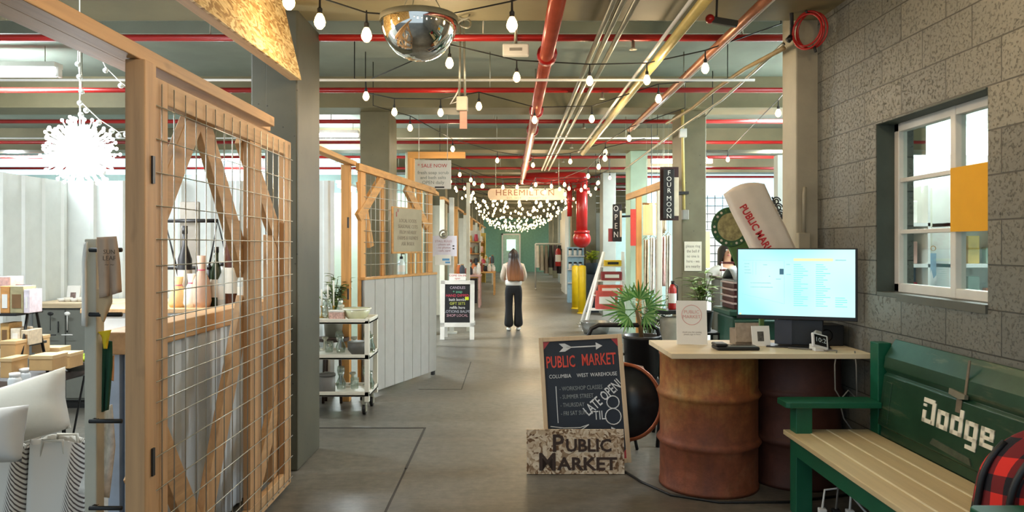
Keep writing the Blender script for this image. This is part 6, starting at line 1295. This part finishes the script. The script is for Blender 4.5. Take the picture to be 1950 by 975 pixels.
for dx in (-w*.4, w*.4): MB().tube([c+Vector((dx, 0, h/2)), Vector((c.x+dx, Y, ZC))], .006, 6).build('chain', M_steel, t, True)
# ================================================================ goods behind the window glass
t = thing('leaf_poster', 'pale blue poster with a white leaf seen through the lower window pane', 'poster', (3.6, 6.55, 0)); 
o = at(1775, 545, 6.4); M = frame(at(1772, 530, 6.45), (1, 0, 0), (0, 0, 1)); MB(M).box((-.17, -.22, 0), (.17, .22, .01)).build('sheet', mat('poster blue', '7E9DB2', .7), t)
mb = MB(M)
for k in range(7):
    an = math.radians(-75+25*k); L_ = .16-.02*abs(k-3); dx, dy = math.sin(an), math.cos(an); mb.prism([(0, -.08), (dx*L_*.5-dy*.018, -.08+dy*L_*.5+dx*.018), (dx*L_, -.08+dy*L_), (dx*L_*.5+dy*.018, -.08+dy*L_*.5-dx*.018)], .011, .012)
mb.build('white_leaf', M_wht, t); text('caption', 'NEKO', M @ Matrix.Translation((-.05, .26, .01)), .07, mat('tan ink', 'B9905A'), t, .0006)
MB(M).box((-.02, -.9, -.03), (.02, .0, -.005)).build('easel', M_wht, t)
for i in range(3):
    x = 3.15+1.0*i; o = thing('wall_shelf', 'white shelving behind the window, %s from the inner corner' % ORD[i], 'shelf', (x, 6.3, 0), 'shelves behind the window'); MB().box((x-.42, 6.5, 0), (x+.42, 6.58, 2.0)).build('back', M_pale, o)
    for z in (.6, .95, 1.3, 1.65): MB().box((x-.42, 6.25, z), (x+.42, 6.5, z+.03)).build('shelf', M_wht, o)
    for s in (-.42, .40): MB().box((x+s, 6.25, 0), (x+s+.02, 6.5, 2.0)).build('side', M_wht, o)
    for z in (.95, 1.3, 1.65):
        for j in range(5):
            cl = pal[(i*5+j*3+int(z*20)) % 10]; q = thing('packet', 'small packet on the window shelving, %s bay, %s along, %s ledge' % (ORD[i], ORD[j], {.95: 'low', 1.3: 'middle', 1.65: 'top'}[z]), 'packet', (x-.32+.155*j, 6.35, z+.031), 'packets behind the window')
            MB().prism([(x-.37+.155*j, 6.32), (x-.27+.155*j, 6.32), (x-.27+.155*j, 6.38), (x-.37+.155*j, 6.38)], z+.031, z+.031+.14+.05*((i+j) % 3)).build('packet', mat('goods'+cl, cl, .7), q, bevel=.006)
# ================================================================ people
M_skin = mat('skin', 'C99A7C', .6, var=.03); M_sw = mat('cream knit', 'DCCDBB', .95, var=.06, bump=.15); M_pant = mat('black trousers', '141417', .8, var=.1); M_hair, nt, b = _new('brown hair')
v_ = _coord(nt, (60, 60, 2)); n_ = _noise(nt, v_, 1, 3); zz = nt.nodes.new('ShaderNodeSeparateXYZ'); nt.links.new(_coord(nt), zz.inputs[0])
zr = _ramp(nt, zz.outputs[2], [(.95, lin('7C4E2C')), (1.0, lin('2A1A14'))]); mr = nt.nodes.new('ShaderNodeMapRange'); mr.inputs[1].default_value = .95; mr.inputs[2].default_value = 1.30; nt.links.new(zz.outputs[2], mr.inputs[0])
o = _ramp(nt, mr.outputs[0], [(.0, lin('8A5630')), (.55, lin('5E3820')), (.9, lin('24160F'))]); o = _mix(nt, .5, o, _ramp(nt, n_, [(.3, (.25, .25, .25, 1)), (.7, (.75, .75, .75, 1))]), 'OVERLAY'); nt.links.new(o, b.inputs['Base Color']); b.inputs['Roughness'].default_value = .45
PY = 12.85; PX = at(978, 600, PY).x; PS = .94
def woman():
    P = thing('person', 'woman walking away down the aisle in a cream sweater and black flared trousers', 'person', (PX, PY, 0))
    def q(x, y, z): return (PX+x*PS, PY+y*PS, z*PS)
    hd = (0.0, .0)
    body = [q(0, 0, .82)+(.10, .075), q(0, 0, .98)+(.095, .07), q(0, .005, 1.14)+(.11, .075), q(0, 0, 1.24)+(.10, .065), q(0, .0, 1.30)+(.04, .04), q(0, .012, 1.36)+(.045, .05), q(0, .012, 1.43)+(.068, .082), q(0, .0, 1.50)+(.045, .055),
            q(-.15, 0, 1.22)+(.045, .045), q(-.19, .02, 1.0)+(.036, .036), q(-.14, .16, .90)+(.027, .027), q(-.10, .22, .92)+(.02, .026),
            q(.15, 0, 1.22)+(.045, .045), q(.20, .0, 1.0)+(.036, .036), q(.14, .15, .92)+(.027, .027), q(.10, .21, .95)+(.02, .026),
            q(-.08, 0, .74)+(.075, .08), q(-.085, -.01, .42)+(.05, .055), q(-.085, -.02, .08)+(.032, .036), q(-.085, .09, .03)+(.03, .022),
            q(.08, 0, .74)+(.075, .08), q(.085, .02, .42)+(.05, .055), q(.085, .03, .08)+(.032, .036), q(.085, .13, .03)+(.03, .022)]
    ed = [(0, 1), (1, 2), (2, 3), (3, 4), (4, 5), (5, 6), (6, 7), (3, 8), (8, 9), (9, 10), (10, 11), (3, 12), (12, 13), (13, 14), (14, 15), (0, 16), (16, 17), (17, 18), (18, 19), (0, 20), (20, 21), (21, 22), (22, 23)]
    for hb, hx, s in ((11, -.10, 1), (15, .10, -1)):
        b0 = body[hb]
        for k in range(5):
            i0 = len(body); fx = (-.024+.012*k)*PS if k < 4 else s*.03*PS; L_ = (.05, .06, .057, .045, .03)[k]*PS
            body.append((b0[0]+fx, b0[1]+.03*PS, b0[2], .009, .009)); body.append((b0[0]+fx*1.1, b0[1]+.03*PS+L_*.6, b0[2]-.005, .0085, .0085)); body.append((b0[0]+fx*1.1, b0[1]+.03*PS+L_, b0[2]-.02, .0075, .0075)); ed += [(hb, i0), (i0, i0+1), (i0+1, i0+2)]
    bd = skin('body', body, ed, M_skin, P, 1)
    sw_ = [q(0, 0, .93)+(.150, .105), q(0, 0, 1.0)+(.150, .105), q(0, 0, 1.12)+(.14, .10), q(0, 0, 1.23)+(.115, .085), q(0, 0, 1.285)+(.065, .06), q(-.155, 0, 1.20)+(.058, .058), q(-.205, .02, 1.02)+(.050, .050), q(-.19, .10, .955)+(.046, .046), q(-.15, .17, .92)+(.04, .04), q(.155, 0, 1.20)+(.058, .058), q(.205, .0, 1.02)+(.05, .05), q(.19, .09, .96)+(.046, .046), q(.15, .155, .93)+(.04, .04)]
    skin('sweater', sw_, [(0, 1), (1, 2), (2, 3), (3, 4), (3, 5), (5, 6), (6, 7), (7, 8), (3, 9), (9, 10), (10, 11), (11, 12)], M_sw, P, 2)
    MB(Matrix.Translation(Vector((PX, PY, 0)))).lathe([(.135*PS, .845*PS), (.152*PS, .86*PS), (.155*PS, .93*PS), (.14*PS, .95*PS)], n=28, cap=False).build('sweater_hem', M_wht, P, True).scale = (1, .74, 1)
    pt = [q(0, 0, .84)+(.135, .10), q(-.082, 0, .74)+(.088, .09), q(-.086, -.01, .44)+(.062, .066), q(-.088, -.02, .20)+(.078, .082), q(-.088, -.02, .055)+(.095, .10), q(.082, 0, .74)+(.088, .09), q(.086, .02, .44)+(.062, .066), q(.088, .03, .20)+(.078, .082), q(.088, .03, .055)+(.095, .10), q(0, 0, .90)+(.12, .09)]
    skin('trousers', pt, [(0, 9), (0, 1), (1, 2), (2, 3), (3, 4), (0, 5), (5, 6), (6, 7), (7, 8)], M_pant, P, 2)
    for s, dy in ((-1, -.02), (1, .03)): MB().ball(q(s*.09, dy+.05, .035), .06*PS, 14, 8, (.75, 1.9, .58)).build('shoe', M_wht, P, True)
    def hair(u, v):
        a = u*2*math.pi; z = 1.53-v*.60
        if v < .32: k = math.sin(min(1, v/.22)*math.pi/2); rx, ry = .092*k+.002, .104*k+.002; cx_, cy_ = 0, .006
        else:
            f = (v-.32)/.68; rx = .092+.055*math.sin(f*2.2); ry = .10-.052*f; cx_, cy_ = .028*f*1.6, .0-.115*f**.6
        w_ = 1+.05*math.sin(a*9+v*5)
        return Vector(q(cx_+rx*w_*math.cos(a), cy_+ry*w_*math.sin(a), z+.004*math.sin(a*7)))
    MB().grid(48, 22, hair).build('hair', M_hair, P, True, solid=.006)
    M = frame(Vector(q(0, .083, 1.435)), (-1, 0, 0), (0, 0, 1))
    for s in (-1, 1): MB(M).ball((s*.028, .0, .0), .010, 10, 6).build('eye', mat('eye white', 'E9E6E0', .3), P, True)
    MB(M).prism([(-.011, -.035), (.011, -.035), (0, .005)], -.004, .016).build('nose', M_skin, P, True); MB(M).ball((0, -.058, -.004), .018, 10, 6, (1, .35, .5)).build('mouth', mat('lips', 'A8605A', .5), P, True)
    return P
woman()
def seated():
    X, Y = at(1384, 480, 8.6).x, 8.6; P = thing('person', 'dark haired person in a pale jacket behind the counter past the olive column', 'person', (X, Y, 0))
    def q(x, y, z): return (X+x, Y+y, z)
    body = [q(0, 0, .88)+(.12, .09), q(0, 0, 1.05)+(.11, .08), q(0, 0, 1.22)+(.10, .07), q(0, 0, 1.29)+(.042, .042), q(0, -.015, 1.37)+(.055, .06), q(0, -.012, 1.44)+(.07, .082), q(0, 0, 1.50)+(.045, .055), q(-.17, 0, 1.20)+(.045, .045), q(-.2, -.04, .98)+(.036, .036), q(-.1, -.2, 1.05)+(.027, .027), q(-.03, -.24, 1.08)+(.02, .028), q(.17, 0, 1.2)+(.045, .045), q(.2, -.05, .98)+(.036, .036), q(.12, -.2, 1.06)+(.027, .027), q(.05, -.24, 1.10)+(.02, .028), q(-.09, 0, .78)+(.085, .09), q(-.09, .0, .45)+(.055, .06), q(-.09, .02, .06)+(.034, .04), q(-.09, -.09, .03)+(.035, .025), q(.09, 0, .78)+(.085, .09), q(.09, .0, .45)+(.055, .06), q(.09, .02, .06)+(.034, .04), q(.09, -.09, .03)+(.035, .025)]
    ed = [(0, 1), (1, 2), (2, 3), (3, 4), (4, 5), (5, 6), (2, 7), (7, 8), (8, 9), (9, 10), (2, 11), (11, 12), (12, 13), (13, 14), (0, 15), (15, 16), (16, 17), (17, 18), (0, 19), (19, 20), (20, 21), (21, 22)]
    for hb, s in ((10, 1), (14, -1)):
        b0 = body[hb]
        for k in range(5):
            i0 = len(body); dz = -.024+.013*k if k < 4 else .035; L_ = (.05, .06, .057, .045, .03)[k]
            body.append((b0[0]+s*.02, b0[1]-.02, b0[2]+dz, .009, .009)); body.append((b0[0]+s*(.02+L_*.6), b0[1]-.03, b0[2]+dz, .0085, .0085)); body.append((b0[0]+s*(.02+L_), b0[1]-.02, b0[2]+dz, .0075, .0075)); ed += [(hb, i0), (i0, i0+1), (i0+1, i0+2)]
    skin('body', body, ed, M_skin, P, 1)
    skin('jacket', [q(0, 0, .86)+(.17, .12), q(0, 0, 1.05)+(.15, .11), q(0, 0, 1.21)+(.12, .09), q(0, 0, 1.275)+(.065, .06), q(-.185, 0, 1.18)+(.065, .065), q(-.215, -.04, .98)+(.055, .055), q(-.13, -.17, 1.04)+(.042, .042), q(.185, 0, 1.18)+(.065, .065), q(.215, -.05, .98)+(.055, .055), q(.14, -.17, 1.05)+(.042, .042)], [(0, 1), (1, 2), (2, 3), (2, 4), (4, 5), (5, 6), (2, 7), (7, 8), (8, 9)], mat('pale jacket', 'CFCFCB', .9, var=.06), P, 2)
    skin('trousers', [q(0, 0, .86)+(.15, .11), q(-.09, 0, .76)+(.10, .10), q(-.09, 0, .44)+(.072, .075), q(-.09, .02, .08)+(.06, .06), q(.09, 0, .76)+(.10, .10), q(.09, 0, .44)+(.072, .075), q(.09, .02, .08)+(.06, .06)], [(0, 1), (1, 2), (2, 3), (0, 4), (4, 5), (5, 6)], M_pant, P, 2)
    def hair(u, v):
        a = u*2*math.pi; fr_ = max(0, -math.sin(a)); z = 1.535-v*(.40-.32*fr_**1.5); k = math.sin(min(1, v/.28)*math.pi/2); return Vector(q(.10*k*math.cos(a), .105*k*math.sin(a)+.014, z))
    MB().grid(36, 14, hair).build('hair', mat('black hair', '1A1413', .5), P, True, solid=.006)
    M = frame(Vector(q(0, -.092, 1.43)), (1, 0, 0), (0, 0, 1))
    for s in (-1, 1): o = MB(M).ball((s*.029, .005, -.004), .010, 10, 6).build('eye', mat('eye white', 'E9E6E0'), P, True); MB(M).ball((s*.029, .005, .004), .005, 8, 5).build('pupil', M_blk2, o, True)
    MB(M).prism([(-.012, -.032), (.012, -.032), (0, .005)], -.006, .018).build('nose', M_skin, P, True); MB(M).ball((0, -.055, -.006), .02, 10, 6, (1, .35, .5)).build('mouth', mat('lips', 'A8605A'), P, True)
seated()
t = thing('stall_counter', 'dark red railed counter in front of the dark haired person', 'counter', (2.6, 8.1, 0)); MB().box((2.28, 8.0, 0), (3.4, 8.35, 1.12)).build('body', M_gcab, t, bevel=.006); MB().box((2.26, 7.98, 1.12), (3.42, 8.37, 1.15)).build('top', M_dkw, t, bevel=.004)
for z in (1.22, 1.30): MB().tube([(2.28, 8.0, z), (3.4, 8.0, z)], .012, 8).build('rail', mat('maroon rail', '5A2426', .5), t, True)
for x in (2.3, 2.52, 2.74, 3.38): MB().tube([(x, 8.0, 1.14), (x, 8.0, 1.31)], .010, 8).build('rail_post', M_paper, t, True)
